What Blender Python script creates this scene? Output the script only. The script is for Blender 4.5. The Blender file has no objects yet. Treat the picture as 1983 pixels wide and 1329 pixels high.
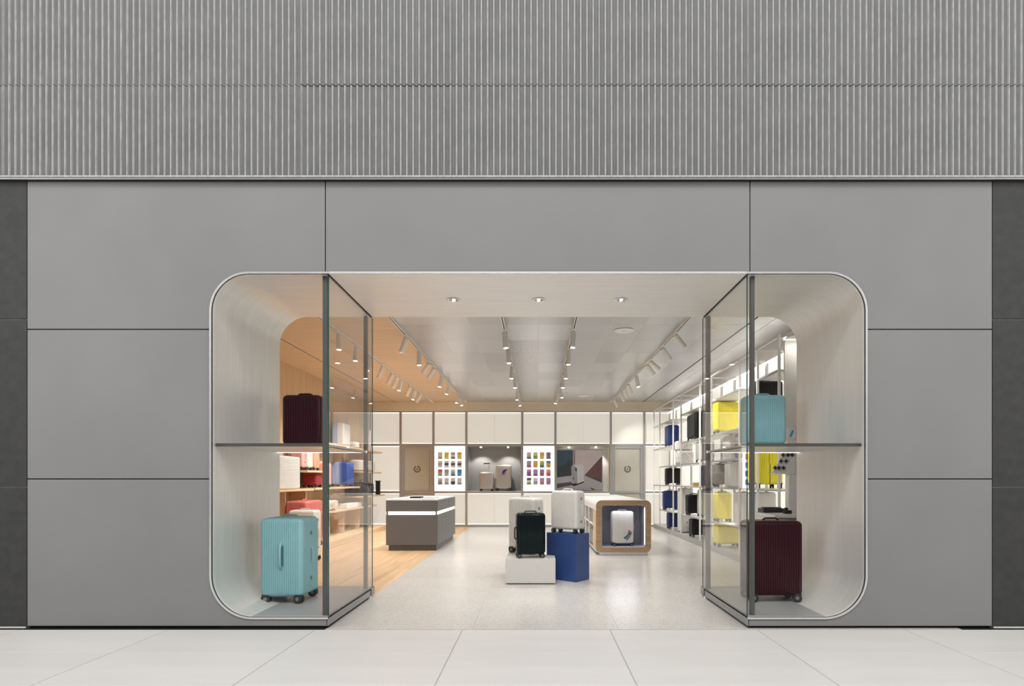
import bpy, bmesh, math, random
from math import sin, cos, pi, radians as R
from mathutils import Vector, Matrix
random.seed(7)
S = bpy.context.scene
COL = S.collection
# ---------------------------------------------------------------- camera, world, lights, exposure
F = 1120.0; CX, CY, EYE = 1040.0, 930.0, 1.22
cam = bpy.data.cameras.new('camera'); co = bpy.data.objects.new('camera', cam); COL.objects.link(co)
co.location = (0, 0, EYE); co.rotation_euler = (R(90), 0, 0)
cam.sensor_width = 36; cam.lens = F/1983*36
cam.shift_x = (991.5-CX)/1983; cam.shift_y = (CY-664.5)/1983; cam.clip_end = 200
S.camera = co
w = bpy.data.worlds.new('world'); S.world = w; w.use_nodes = True
w.node_tree.nodes['Background'].inputs[0].default_value = (1.0, 1.0, 1.0, 1)
w.node_tree.nodes['Background'].inputs[1].default_value = 0.40
S.view_settings.view_transform = 'Standard'; S.view_settings.look = 'None'
S.view_settings.exposure = 0.0; S.view_settings.gamma = 1.0
S.view_settings.use_curve_mapping = False
S.cycles.use_denoising = True
S.cycles.max_bounces = 10; S.cycles.diffuse_bounces = 5; S.cycles.glossy_bounces = 5
S.cycles.transparent_max_bounces = 24
S.cycles.sample_clamp_indirect = 6.0
S.cycles.caustics_reflective = False; S.cycles.caustics_refractive = False

def area(name, loc, target, sx, sy, power, col=(1, 1, 1)):
    l = bpy.data.lights.new(name, 'AREA'); l.shape = 'RECTANGLE'; l.size = sx; l.size_y = sy
    l.energy = power; l.color = col
    o = bpy.data.objects.new(name, l); COL.objects.link(o); o.location = loc
    o.rotation_euler = (Vector(target)-Vector(loc)).to_track_quat('-Z', 'Y').to_euler()
    return o
MALL_KEY = 400; MALL_SOFT = 590; SPOT_W = 76.0; PANEL_E = 0.80
area('mall_key_light', (-0.5, -1.5, 10.2), (0, 4.7, 2.6), 1.0, 1.0, MALL_KEY)
area('mall_ceiling_light', (0, -1.2, 8.5), (0, 2.6, 0), 12, 6, MALL_SOFT, (1.0, 0.985, 0.96))
for sx_ in (-1, 1):  # added out-of-view fill on each side, brightens the opposite portal wall
    area('portal_fill_light', (8.0*sx_, 0.8, 4.2), (-2.6*sx_, 5.4, 1.5), 3.5, 3.0, 230, (1.0, 0.985, 0.965))

# ---------------------------------------------------------------- materials
MATS = {}
def mat(name, col, rough=0.5, metal=0.0, noise=0.04, scale=30.0, bump=0.0, emit=0.0, ecol=None, stretch=(1, 1, 1),
        spec=0.5, alpha=1.0, coat=0.0, col2=None, detail=4.0, aniso=0.0):
    if name in MATS: return MATS[name]
    m = bpy.data.materials.new(name); m.use_nodes = True; nt = m.node_tree; n = nt.nodes; L = nt.links
    p = n['Principled BSDF']
    p.inputs['Roughness'].default_value = rough; p.inputs['Metallic'].default_value = metal
    p.inputs['Specular IOR Level'].default_value = spec; p.inputs['Coat Weight'].default_value = coat
    p.inputs['Anisotropic'].default_value = aniso
    tc = n.new('ShaderNodeTexCoord'); mp = n.new('ShaderNodeMapping'); mp.inputs['Scale'].default_value = stretch
    tx = n.new('ShaderNodeTexNoise'); tx.inputs['Scale'].default_value = scale; tx.inputs['Detail'].default_value = detail
    L.new(tc.outputs['Object'], mp.inputs[0]); L.new(mp.outputs[0], tx.inputs['Vector'])
    cr = n.new('ShaderNodeValToRGB')
    c2 = col2 if col2 else tuple(min(1, c*(1+noise)) for c in col)
    c1 = col if col2 else tuple(c*(1-noise) for c in col)
    cr.color_ramp.elements[0].position = 0.32; cr.color_ramp.elements[1].position = 0.68
    cr.color_ramp.elements[0].color = (*c1, 1); cr.color_ramp.elements[1].color = (*c2, 1)
    L.new(tx.outputs['Fac'], cr.inputs[0]); L.new(cr.outputs[0], p.inputs['Base Color'])
    if bump:
        b = n.new('ShaderNodeBump'); b.inputs['Strength'].default_value = bump; b.inputs['Distance'].default_value = 0.01
        L.new(tx.outputs['Fac'], b.inputs['Height']); L.new(b.outputs[0], p.inputs['Normal'])
    if emit:
        p.inputs['Emission Color'].default_value = (*(ecol or col), 1); p.inputs['Emission Strength'].default_value = emit
    if alpha < 1: p.inputs['Alpha'].default_value = alpha
    MATS[name] = m; return m

def glass_mat(name, tint, f0=0.04):
    m = bpy.data.materials.new(name); m.use_nodes = True; nt = m.node_tree; n = nt.nodes; L = nt.links
    n.remove(n['Principled BSDF']); out = n['Material Output']
    tr = n.new('ShaderNodeBsdfTransparent'); tr.inputs[0].default_value = (*tint, 1)
    gl = n.new('ShaderNodeBsdfGlossy'); gl.inputs['Roughness'].default_value = 0.0
    lw = n.new('ShaderNodeLayerWeight'); lw.inputs[0].default_value = 0.5
    pw = n.new('ShaderNodeMath'); pw.operation = 'POWER'; pw.inputs[1].default_value = 5
    ma = n.new('ShaderNodeMath'); ma.operation = 'MULTIPLY_ADD'; ma.inputs[1].default_value = 0.96; ma.inputs[2].default_value = f0
    mx = n.new('ShaderNodeMixShader')
    L.new(lw.outputs['Facing'], pw.inputs[0]); L.new(pw.outputs[0], ma.inputs[0]); L.new(ma.outputs[0], mx.inputs[0])
    L.new(tr.outputs[0], mx.inputs[1]); L.new(gl.outputs[0], mx.inputs[2]); L.new(mx.outputs[0], out.inputs[0])
    return m

def wood_mat(name, a, b, axis, rough=0.45, scale=6.0, rand=0.0):
    m = bpy.data.materials.new(name); m.use_nodes = True; nt = m.node_tree; n = nt.nodes; L = nt.links
    p = n['Principled BSDF']; p.inputs['Roughness'].default_value = rough
    tc = n.new('ShaderNodeTexCoord'); oi = n.new('ShaderNodeObjectInfo')
    mp = n.new('ShaderNodeMapping'); s = [scale*4]*3; s[axis] = scale*0.18; mp.inputs['Scale'].default_value = s
    ad = n.new('ShaderNodeVectorMath'); ad.operation = 'ADD'
    ml = n.new('ShaderNodeMath'); ml.operation = 'MULTIPLY'; ml.inputs[1].default_value = 37.0
    L.new(oi.outputs['Random'], ml.inputs[0]); L.new(tc.outputs['Object'], ad.inputs[0]); L.new(ml.outputs[0], ad.inputs[1])
    L.new(ad.outputs[0], mp.inputs[0])
    tx = n.new('ShaderNodeTexNoise'); tx.inputs['Scale'].default_value = 1.0; tx.inputs['Detail'].default_value = 6; tx.inputs['Distortion'].default_value = 0.4
    L.new(mp.outputs[0], tx.inputs['Vector'])
    cr = n.new('ShaderNodeValToRGB'); cr.color_ramp.elements[0].position = 0.3; cr.color_ramp.elements[1].position = 0.7
    cr.color_ramp.elements[0].color = (*a, 1); cr.color_ramp.elements[1].color = (*b, 1)
    L.new(tx.outputs['Fac'], cr.inputs[0])
    hv = n.new('ShaderNodeHueSaturation'); mr = n.new('ShaderNodeMapRange')
    mr.inputs['To Min'].default_value = 1-rand; mr.inputs['To Max'].default_value = 1+rand
    L.new(oi.outputs['Random'], mr.inputs['Value']); L.new(mr.outputs[0], hv.inputs['Value'])
    L.new(cr.outputs[0], hv.inputs['Color']); L.new(hv.outputs[0], p.inputs['Base Color'])
    return m

def speckle_mat(name, base, dark, light, rough, scale=160):
    m = bpy.data.materials.new(name); m.use_nodes = True; nt = m.node_tree; n = nt.nodes; L = nt.links
    p = n['Principled BSDF']; p.inputs['Roughness'].default_value = rough
    tc = n.new('ShaderNodeTexCoord')
    v = n.new('ShaderNodeTexVoronoi'); v.inputs['Scale'].default_value = scale
    L.new(tc.outputs['Object'], v.inputs['Vector'])
    sp = n.new('ShaderNodeSeparateColor'); L.new(v.outputs['Color'], sp.inputs[0])
    cr = n.new('ShaderNodeValToRGB'); e = cr.color_ramp.elements
    e[0].position = 0.0; e[0].color = (*dark, 1); e[1].position = 1.0; e[1].color = (*light, 1)
    q = e.new(0.16); q.color = (*base, 1); q = e.new(0.8); q.color = (*base, 1)
    L.new(sp.outputs[0], cr.inputs[0])
    t2 = n.new('ShaderNodeTexNoise'); t2.inputs['Scale'].default_value = 1.7; L.new(tc.outputs['Object'], t2.inputs['Vector'])
    mr = n.new('ShaderNodeMapRange'); mr.inputs['To Min'].default_value = 0.93; mr.inputs['To Max'].default_value = 1.05
    L.new(t2.outputs['Fac'], mr.inputs['Value'])
    hv = n.new('ShaderNodeHueSaturation'); L.new(mr.outputs[0], hv.inputs['Value']); L.new(cr.outputs[0], hv.inputs['Color'])
    L.new(hv.outputs[0], p.inputs['Base Color'])
    return m

def herring_mat(name):
    m = bpy.data.materials.new(name); m.use_nodes = True; nt = m.node_tree; n = nt.nodes; L = nt.links
    p = n['Principled BSDF']; p.inputs['Roughness'].default_value = 0.6
    tc = n.new('ShaderNodeTexCoord'); sp = n.new('ShaderNodeSeparateXYZ'); L.new(tc.outputs['Object'], sp.inputs[0])
    def M(op, a, b=None):
        k = n.new('ShaderNodeMath'); k.operation = op
        for i, v in enumerate((a, b)):
            if v is None: continue
            if isinstance(v, (int, float)): k.inputs[i].default_value = v
            else: L.new(v, k.inputs[i])
        return k.outputs[0]
    zig = M('PINGPONG', sp.outputs[0], 0.09)
    y = M('ADD', sp.outputs[2], zig)
    st = M('PINGPONG', y, 0.011)
    st = M('DIVIDE', st, 0.011)
    cr = n.new('ShaderNodeValToRGB'); cr.color_ramp.elements[0].color = (0.27, 0.265, 0.26, 1); cr.color_ramp.elements[1].color = (0.48, 0.475, 0.465, 1)
    L.new(st, cr.inputs[0]); L.new(cr.outputs[0], p.inputs['Base Color'])
    return m

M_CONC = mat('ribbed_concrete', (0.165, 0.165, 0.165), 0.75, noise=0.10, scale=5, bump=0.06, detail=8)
M_RIDGE = mat('concrete_highlight', (0.31, 0.31, 0.305), 0.8, noise=0.16, scale=40, stretch=(1, 1, .3), detail=6)  # paler tone puts the bright highlights of the rib edges into the colour
M_FACADE = mat('grey_facade', (0.190, 0.190, 0.191), 0.62, spec=0.3, noise=0.045, scale=1.2, detail=3)
M_DARK = mat('dark_stone', (0.038, 0.038, 0.038), 0.7, spec=0.25, noise=0.12, scale=14, detail=8)
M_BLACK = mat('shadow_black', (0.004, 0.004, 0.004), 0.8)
M_TILE = mat('mall_tile', (0.62, 0.605, 0.585), 0.42, noise=0.035, scale=1.6, stretch=(0.6, 3.0, 1), detail=8, spec=0.4)
M_GROUT = mat('grout', (0.42, 0.40, 0.38), 0.9)
M_STEEL = mat('brushed_portal', (0.79, 0.775, 0.755), 0.46, metal=0.45, noise=0.03, scale=2.0, stretch=(1, 14, 1), detail=6)
M_RIM = mat('rim_metal', (0.70, 0.70, 0.69), 0.25, metal=0.85)
M_POST = mat('post_metal', (0.085, 0.082, 0.078), 0.35, metal=0.3, noise=0.08, scale=3)
M_POSTD = mat('shelf_steel', (0.075, 0.07, 0.065), 0.4, metal=0.3, noise=0.08, scale=3)
M_SHELFU = mat('polished_shelf', (0.72, 0.71, 0.69), 0.28, metal=0.75, noise=0.03, scale=3)
M_PLINTH = mat('plinth_grey', (0.27, 0.27, 0.27), 0.35, metal=0.2, noise=0.03, scale=2)
M_PTOP = mat('window_floor', (0.31, 0.31, 0.31), 0.38, noise=0.03, scale=3)
M_GLASS = glass_mat('clear_glass', (0.992, 0.996, 0.994))
M_GLASSF = glass_mat('coated_glass', (0.985, 0.99, 0.985), 0.003)
M_GEDGE = mat('glass_edge', (0.012, 0.05, 0.05), 0.2, noise=0.3, scale=3)
M_WOODF = wood_mat('oak_floor', (0.50, 0.33, 0.175), (0.68, 0.48, 0.29), 1, 0.42, 5, 0.09)
M_WOODC = wood_mat('oak_ceiling', (0.64, 0.465, 0.29), (0.71, 0.53, 0.345), 0, 0.55, 5, 0.02)
M_WOODW = wood_mat('oak_wall', (0.54, 0.37, 0.21), (0.64, 0.46, 0.28), 2, 0.55, 5, 0.03)
M_WOODS = wood_mat('oak_shelf', (0.62, 0.45, 0.27), (0.72, 0.54, 0.34), 1, 0.5, 5, 0.05)
M_WOODD = wood_mat('oak_display', (0.30, 0.19, 0.10), (0.42, 0.28, 0.165), 0, 0.5, 7, 0.03)
M_TERR = speckle_mat('terrazzo', (0.55, 0.53, 0.50), (0.36, 0.34, 0.32), (0.70, 0.68, 0.65), 0.26)
M_CEIL = mat('metal_ceiling', (0.60, 0.605, 0.615), 0.30, metal=0.75, noise=0.03, scale=2.5, stretch=(1, 10, 1))
def vary(m, amt):
    nt = m.node_tree; p = nt.nodes['Principled BSDF']; src = p.inputs['Base Color'].links[0].from_socket
    oi = nt.nodes.new('ShaderNodeObjectInfo'); mr = nt.nodes.new('ShaderNodeMapRange'); hv = nt.nodes.new('ShaderNodeHueSaturation')
    mr.inputs['To Min'].default_value = 1-amt; mr.inputs['To Max'].default_value = 1+amt
    nt.links.new(oi.outputs['Random'], mr.inputs['Value']); nt.links.new(mr.outputs[0], hv.inputs['Value'])
    nt.links.new(src, hv.inputs['Color']); nt.links.new(hv.outputs[0], p.inputs['Base Color'])
vary(M_CEIL, .09); vary(M_TILE, .025)
M_CEILP = mat('perforated_ceiling', (0.54, 0.54, 0.545), 0.30, metal=0.75, noise=0.22, scale=60, stretch=(1, 0.2, 1), detail=1)
M_WHITE = mat('white_paint', (0.78, 0.77, 0.75), 0.45, noise=0.02)
M_BEIGE = mat('beige_bulkhead', (0.80, 0.72, 0.57), 0.6, noise=0.03, scale=3)
M_FRAME = mat('panel_frame', (0.46, 0.455, 0.45), 0.4, metal=0.5)
M_LIGHTP = mat('backlit_fabric', (0.42, 0.405, 0.37), 0.7, emit=PANEL_E*0.62, ecol=(1.0, 0.94, 0.83), noise=0.015, scale=3)
M_LIGHTW = mat('backlit_white', (0.8, 0.8, 0.8), 0.6, emit=1.05, ecol=(1.0, 1.0, 1.0), noise=0.0)
M_LIGHTS = mat('backlit_shelf_panel', (0.5, 0.485, 0.45), 0.7, emit=0.82, ecol=(1.0, 0.95, 0.86), noise=0.015, scale=3)
M_LED = mat('led_strip', (1, 1, 1), 0.5, emit=2.6, ecol=(1.0, 0.97, 0.9), noise=0)
M_LEDB = mat('soft_led', (1, 1, 1), 0.5, emit=1.0, ecol=(1.0, 0.96, 0.88), noise=0)
M_LENS = mat('lamp_lens', (1, 1, 1), 0.5, emit=14.0, ecol=(1.0, 0.97, 0.92), noise=0)
M_LAMP = mat('lamp_body', (0.84, 0.81, 0.76), 0.4)
M_DOOR = mat('door_leaf', (0.52, 0.50, 0.43), 0.55, noise=0.03, scale=2)
M_INK = mat('black_ink', (0.03, 0.03, 0.03), 0.6)
M_RUB = mat('black_plastic', (0.015, 0.015, 0.016), 0.4)
M_HUB = mat('grey_hub', (0.20, 0.20, 0.20), 0.35, metal=0.4)
M_CHROME = mat('chrome', (0.75, 0.75, 0.75), 0.2, metal=0.95)
M_COUNT = mat('counter_grey', (0.122, 0.124, 0.127), 0.45, noise=0.03, scale=3)
M_MARBLE = mat('counter_top', (0.80, 0.79, 0.78), 0.25, noise=0.05, scale=6, detail=8)
M_BLOCK = mat('white_block', (0.53, 0.515, 0.49), 0.5, noise=0.02)
M_BLUEB = mat('blue_block', (0.022, 0.058, 0.20), 0.5, noise=0.03, scale=4)
M_LAV = mat('lavender_lining', (0.42, 0.42, 0.48), 0.5, noise=0.02)
M_HERR = herring_mat('herringbone')
M_PERF = mat('perforated_panel', (0.72, 0.69, 0.65), 0.5, metal=0.1, noise=0.25, scale=120, detail=1)

# ---------------------------------------------------------------- geometry helpers
class B:
    def __init__(s): s.bm = bmesh.new()
    def box(s, x0, x1, y0, y1, z0, z1, mi=0):
        v = [s.bm.verts.new(p) for p in ((x0,y0,z0),(x1,y0,z0),(x1,y1,z0),(x0,y1,z0),(x0,y0,z1),(x1,y0,z1),(x1,y1,z1),(x0,y1,z1))]
        for f in ((0,3,2,1),(4,5,6,7),(0,1,5,4),(1,2,6,5),(2,3,7,6),(3,0,4,7)):
            s.bm.faces.new([v[i] for i in f]).material_index = mi
        return s
    def prism(s, pts, axis, a0, a1, mi=0, cap=True):
        """pts: 2D outline; axis 'y' => pts are (x,z); 'z' => (x,y); 'x' => (y,z)"""
        def P(p, a):
            return {'y': (p[0], a, p[1]), 'z': (p[0], p[1], a), 'x': (a, p[0], p[1])}[axis]
        A = [s.bm.verts.new(P(p, a0)) for p in pts]; C = [s.bm.verts.new(P(p, a1)) for p in pts]
        n = len(pts)
        for i in range(n): s.bm.faces.new((A[i], A[(i+1) % n], C[(i+1) % n], C[i])).material_index = mi
        if cap:
            s.bm.faces.new(A).material_index = mi; s.bm.faces.new(C).material_index = mi
        return s
    def cyl(s, p0, p1, r, n=16, r1=None, mi=0, cap=True):
        p0 = Vector(p0); p1 = Vector(p1); d = (p1-p0).normalized(); r1 = r if r1 is None else r1
        u = d.orthogonal().normalized(); v = d.cross(u)
        A = [s.bm.verts.new(p0+r*(cos(2*pi*i/n)*u+sin(2*pi*i/n)*v)) for i in range(n)]
        C = [s.bm.verts.new(p1+r1*(cos(2*pi*i/n)*u+sin(2*pi*i/n)*v)) for i in range(n)]
        for i in range(n): s.bm.faces.new((A[i], A[(i+1) % n], C[(i+1) % n], C[i])).material_index = mi
        if cap:
            s.bm.faces.new(A[::-1]).material_index = mi; s.bm.faces.new(C).material_index = mi
        return s
    def rings(s, rs, closed=True, caps=True, mi=0):
        V = [[s.bm.verts.new(p) for p in r] for r in rs]; n = len(V[0])
        for a, b in zip(V, V[1:]):
            for i in range(n if closed else n-1): s.bm.faces.new((a[i], a[(i+1) % n], b[(i+1) % n], b[i])).material_index = mi
        if caps: s.bm.faces.new(V[0][::-1]).material_index = mi; s.bm.faces.new(V[-1]).material_index = mi
        return s
    def tube(s, pts, r, n=8, mi=0):
        pts = [Vector(p) for p in pts]; rs = []
        for i, p in enumerate(pts):
            d = (pts[min(i+1, len(pts)-1)]-pts[max(i-1, 0)]).normalized()
            up = Vector((0, 1, 0)) if abs(d.y) < .9 else Vector((0, 0, 1))
            u = d.cross(up).normalized(); v = d.cross(u)
            rs.append([p+r*(cos(2*pi*k/n)*u+sin(2*pi*k/n)*v) for k in range(n)])
        return s.rings(rs, mi=mi)
    def build(s, name, mats, parent=None, loc=None, bevel=0, smooth=False, seg=2):
        bmesh.ops.recalc_face_normals(s.bm, faces=s.bm.faces)
        me = bpy.data.meshes.new(name); s.bm.to_mesh(me); s.bm.free()
        if not isinstance(mats, (list, tuple)): mats = [mats]
        for m in mats: me.materials.append(m)
        if smooth:
            for p in me.polygons: p.use_smooth = True
            me.set_sharp_from_angle(angle=R(35))
        o = bpy.data.objects.new(name, me); COL.objects.link(o)
        if parent: o.parent = parent
        if loc: o.location = loc
        if bevel:
            b = o.modifiers.new('bevel', 'BEVEL'); b.width = bevel; b.segments = seg; b.limit_method = 'ANGLE'; b.angle_limit = R(50)
        return o
def box(name, dims, m, parent=None, bevel=0): return B().box(*dims).build(name, m, parent, bevel=bevel)
def empty(name, loc=(0, 0, 0), rz=0, parent=None):
    o = bpy.data.objects.new(name, None); COL.objects.link(o); o.location = loc; o.rotation_euler = (0, 0, rz); o.empty_display_size = .1
    if parent: o.parent = parent
    return o
def tag(o, label, cat, group=None):
    o['label'] = label; o['category'] = cat
    if group: o['group'] = group
    return o
def struct(o, label=None):
    o['kind'] = 'structure'
    if label: o['label'] = label
    return o
def inst(src, parent, loc, rot=(0, 0, 0)):
    o = src.copy(); COL.objects.link(o); o.parent = parent; o.location = loc; o.rotation_euler = rot; return o
def arc(cx, cz, r, a0, a1, n=12): return [(cx+r*cos(R(a0+(a1-a0)*i/n)), cz+r*sin(R(a0+(a1-a0)*i/n))) for i in range(n+1)]
def rrect(x0, x1, z0, z1, r, n=8):
    return arc(x1-r, z0+r, r, -90, 0, n)+arc(x1-r, z1-r, r, 0, 90, n)+arc(x0+r, z1-r, r, 90, 180, n)+arc(x0+r, z0+r, r, 180, 270, n)
def px(x, Y): return (x-CX)*Y/F
def pz(y, Y): return EYE-(y-CY)*Y/F

Y0 = F/236.0; YB = F/187.0; YBACK = F/73.8; HC = 3.25
XL, XR, ZT, ZB, RC = -2.665, 2.688, 2.91, 0.097, 0.30
RB = 0.335
GL, GR = -1.715, 1.727     # side glass planes / inner ends of the window plinths
XWL, XWR = -4.37, 3.47     # shop side walls

# ---------------------------------------------------------------- mall floor
fl = empty('floor'); struct(fl, 'pale marbled mall tiles, terrazzo slabs and oak planks of the floor')
box('floor_bed', (-8, 8, -3, Y0-.02, -.05, -.004), M_GROUT, fl)
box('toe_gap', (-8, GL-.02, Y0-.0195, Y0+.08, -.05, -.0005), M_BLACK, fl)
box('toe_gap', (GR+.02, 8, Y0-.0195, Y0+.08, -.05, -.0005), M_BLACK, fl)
b = B().box(-.5965, .5965, -.305, .305, -.02, 0); tile0 = None
for r in range(9):
    for c in range(-6, 7):
        yc = 4.712-.308-.617*r; xc = -.607+.6*1+1.2*c
        if tile0 is None: tile0 = b.build('tile', M_TILE, fl, (xc, yc, 0), bevel=.0015)
        else: inst(tile0, fl, (xc, yc, 0))
# terrazzo slabs inside the shop
box('terrazzo_bed', (-1.74, XWR, Y0-.02, YBACK, -.05, -.003), M_GROUT, fl)
sl = None; pitch = .64
xs = [-1.73, -.53, .67, 1.87, XWR]
for i in range(4):
    wd = xs[i+1]-xs[i]-.002; first = None
    for r in range(17):
        y = Y0-.02+.62*r; y1 = min(y+.62, YBACK)
        if first is None:
            first = B().box(0, wd, 0, .6185, -.02, 0).build('terrazzo_slab', M_TERR, fl, (xs[i], y, 0))
        else: inst(first, fl, (xs[i], y, 0))
# oak planks
box('plank_bed', (XWL, -1.74, YB, YBACK, -.05, -.004), M_DARK, fl)
npk = 14; pw = (-1.732-XWL)/npk; pl = None
for i in range(npk):
    off = (i*0.73) % 1.9
    y = YB-off
    while y < YBACK:
        a, c = max(y, YB+.05), min(y+1.9, YBACK)
        if c-a > .05:
            if c-a > 1.89:
                if pl is None: pl = B().box(0, pw-.001, 0, 1.8985, -.02, 0).build('plank', M_WOODF, fl, (XWL+i*pw, a, 0))
                else: inst(pl, fl, (XWL+i*pw, a, 0))
            else: B().box(0, pw-.001, 0, c-a-.001, -.02, 0).build('plank', M_WOODF, fl, (XWL+i*pw, a, 0))
        y += 1.9
box('door_track', (-3.695, -3.68, 6.4, 12.9, -.002, .0015), M_DARK, fl)
# terrazzo under portal between plinth recess
box('floor_under_left_window', (XL, -1.74, Y0, YB+.05, -.03, -.001), M_DARK, fl)

# ---------------------------------------------------------------- facade
fa = empty('wall_front'); struct(fa, 'mid grey panelled shopfront wall around the rounded opening')
FX0, FX1 = px(53, Y0), px(1921, Y0)
FZ1 = 3.672; FZ0 = .022; YF = Y0; YT = Y0+.035; g = .004
zj1, zj2 = pz(638, Y0), pz(928, Y0)
xj1, xj2 = px(630, Y0), px(1452.5, Y0)
ox0, ox1 = XL-.018, XR+.018; oz1 = ZT+.010; oz0 = ZB-.006; ro = RC+.018; rb = RB+.018
def panel(pts): B().prism(pts, 'y', YF, YT).build('panel', M_FACADE, fa, bevel=.003)
panel([(FX0, zj1+g), (ox0, zj1+g)]+arc(ox0+ro, oz1-ro, ro, 180, 90)+[(xj1-g, oz1), (xj1-g, FZ1), (FX0, FZ1)])
panel([(FX0, zj2+g), (ox0, zj2+g), (ox0, zj1-g), (FX0, zj1-g)])
panel([(FX0, FZ0), (GL-.003, FZ0), (GL-.003, oz0)]+arc(ox0+rb, oz0+rb, rb, 270, 180)+[(ox0, zj2-g), (FX0, zj2-g)])
panel([(xj1+g, oz1), (xj2-g, oz1), (xj2-g, FZ1), (xj1+g, FZ1)])
panel([(xj2+g, oz1)]+arc(ox1-ro, oz1-ro, ro, 90, 0)+[(ox1, zj1+g), (FX1, zj1+g), (FX1, FZ1), (xj2+g, FZ1)])
panel([(ox1, zj2+g), (FX1, zj2+g), (FX1, zj1-g), (ox1, zj1-g)])
panel([(GR+.003, FZ0), (FX1, FZ0), (FX1, zj2-g), (ox1, zj2-g)]+arc(ox1-rb, oz0+rb, rb, 0, -90)+[(GR+.003, oz0)])
# black backing seen in the joints and in the toe gap
bk = B()
bk.box(FX0, ox0-.02, YT+.001, YT+.02, 0, FZ1+.1).box(ox1+.02, FX1, YT+.001, YT+.02, 0, FZ1+.1).box(ox0-.02, ox1+.02, YT+.001, YT+.02, oz1+.02, FZ1+.1)
bk.box(ox0-.02, GL-.02, YT+.001, YT+.02, 0, oz0-.012).box(GR+.02, ox1+.02, YT+.001, YT+.02, 0, oz0-.012)
bk.prism([(ox0-.02, oz1+.02)]+[(ox0-.02, oz1-ro)]+arc(ox0+ro, oz1-ro, ro+.012, 180, 90)+[(ox0+ro, oz1+.02)], 'y', YT+.001, YT+.02)
bk.prism([(ox1+.02, oz1+.02)]+[(ox1-ro, oz1+.02)]+arc(ox1-ro, oz1-ro, ro+.012, 90, 0)+[(ox1+.02, oz1-ro)], 'y', YT+.001, YT+.02)
bk.prism([(ox0-.02, oz0-.012), (ox0+rb, oz0-.012)]+arc(ox0+rb, oz0+rb, rb+.012, 270, 180)+[(ox0-.02, oz0+rb)], 'y', YT+.001, YT+.02)
bk.prism([(ox1+.02, oz0-.012), (ox1+.02, oz0+rb)]+arc(ox1-rb, oz0+rb, rb+.012, 0, -90)+[(ox1-rb, oz0-.012)], 'y', YT+.001, YT+.02)
bk.build('backing', M_BLACK, fa)
# dark stone tiles at both ends
for nm, xa, xb in (('wall_left', -8.0, FX0-.004), ('wall_right', FX1+.004, 8.0)):
    s_ = empty(nm); struct(s_, 'charcoal stone tiles %s the grey shopfront' % ('left of' if xa < 0 else 'right of'))
    zz = [.02, pz(944, Y0)+.0, pz(618.5, Y0), 3.75]
    for a, c in zip(zz, zz[1:]):
        if xa < 0: cols = [(xb-1.2, xb), (xb-2.404, xb-1.204), (xa, xb-2.408)]
        else: cols = [(xa, xa+1.2), (xa+1.204, xa+2.404), (xa+2.408, xb)]
        for p, q in cols: B().box(p, q, Y0-.002, Y0+.03, a+.0035, c-.0035).build('tile', M_DARK, s_, bevel=.002)
    box('joint_backing', (xa, xb, Y0+.012, Y0+.06, 0, 3.8), M_FRAME, s_)
    box('floor_strip', (xa, xb, Y0-.012, Y0+.01, 0.006, .02), M_RIM, s_)

# ribbed concrete above
ru = empty('wall_upper'); struct(ru, 'fluted grey concrete panels over the shopfront')
YR = F/238.3; RP = 1.2123; NR = 24; zl, zs, zt = 3.696, 4.4386, 5.62
pr = RP/NR; ribs = []
def rib_outline(n, p, d=.026):
    pts = []
    for i in range(n):
        x = i*p
        pts += [(x+.0035, 0.0), (x+.0065, .010)]
        for k in range(1, 5):
            t = k/5.0; pts.append((x+.0065+(p-.013)*t, .010+(d-.010)*sin(pi*t)))
        pts += [(x+p-.0065, .010), (x+p-.0035, 0.0)]
    return pts
def rib_panel(z0, z1):
    o = rib_outline(NR, pr)
    pts = list(o)+[(RP-.0035, .045), (.0035, .045)]
    pts = [(.0006, 0.0)]+pts[:-2]+[(RP-.0006, 0.0), (RP-.0006, .045), (.0006, .045)]
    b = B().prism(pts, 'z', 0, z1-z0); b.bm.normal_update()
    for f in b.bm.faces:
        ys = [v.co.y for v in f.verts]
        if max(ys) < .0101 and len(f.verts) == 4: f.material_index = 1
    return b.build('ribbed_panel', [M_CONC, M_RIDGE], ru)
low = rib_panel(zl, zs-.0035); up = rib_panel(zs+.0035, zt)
k0 = -4.343-RP*3
first = True
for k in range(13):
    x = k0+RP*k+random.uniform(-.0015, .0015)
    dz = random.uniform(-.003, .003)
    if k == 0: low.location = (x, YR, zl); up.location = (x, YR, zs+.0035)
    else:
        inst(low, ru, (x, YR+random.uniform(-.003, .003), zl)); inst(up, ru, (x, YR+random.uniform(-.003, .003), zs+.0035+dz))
box('joint_backing', (-8, 8, YR+.030, YR+.06, zl, zt), M_CONC, ru)
# bottom lip
box('lip', (-8, 8, YR-.008, Y0+.03, zl-.018, zl-.0005), M_RIDGE, ru, bevel=.003)
box('lip_trim', (-8, 8, YR+.002, YR+.02, zl-.026, zl-.0181), M_FRAME, ru)
box('soffit', (-8, 8, YR+.021, Y0+.10, zl-.0215, zl-.0182), M_BLACK, ru)
# mall structure behind upper wall
box('slab', (-8, 8, Y0+.08, Y0+.4, 3.3, 5.62), M_CONC, ru)

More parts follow.
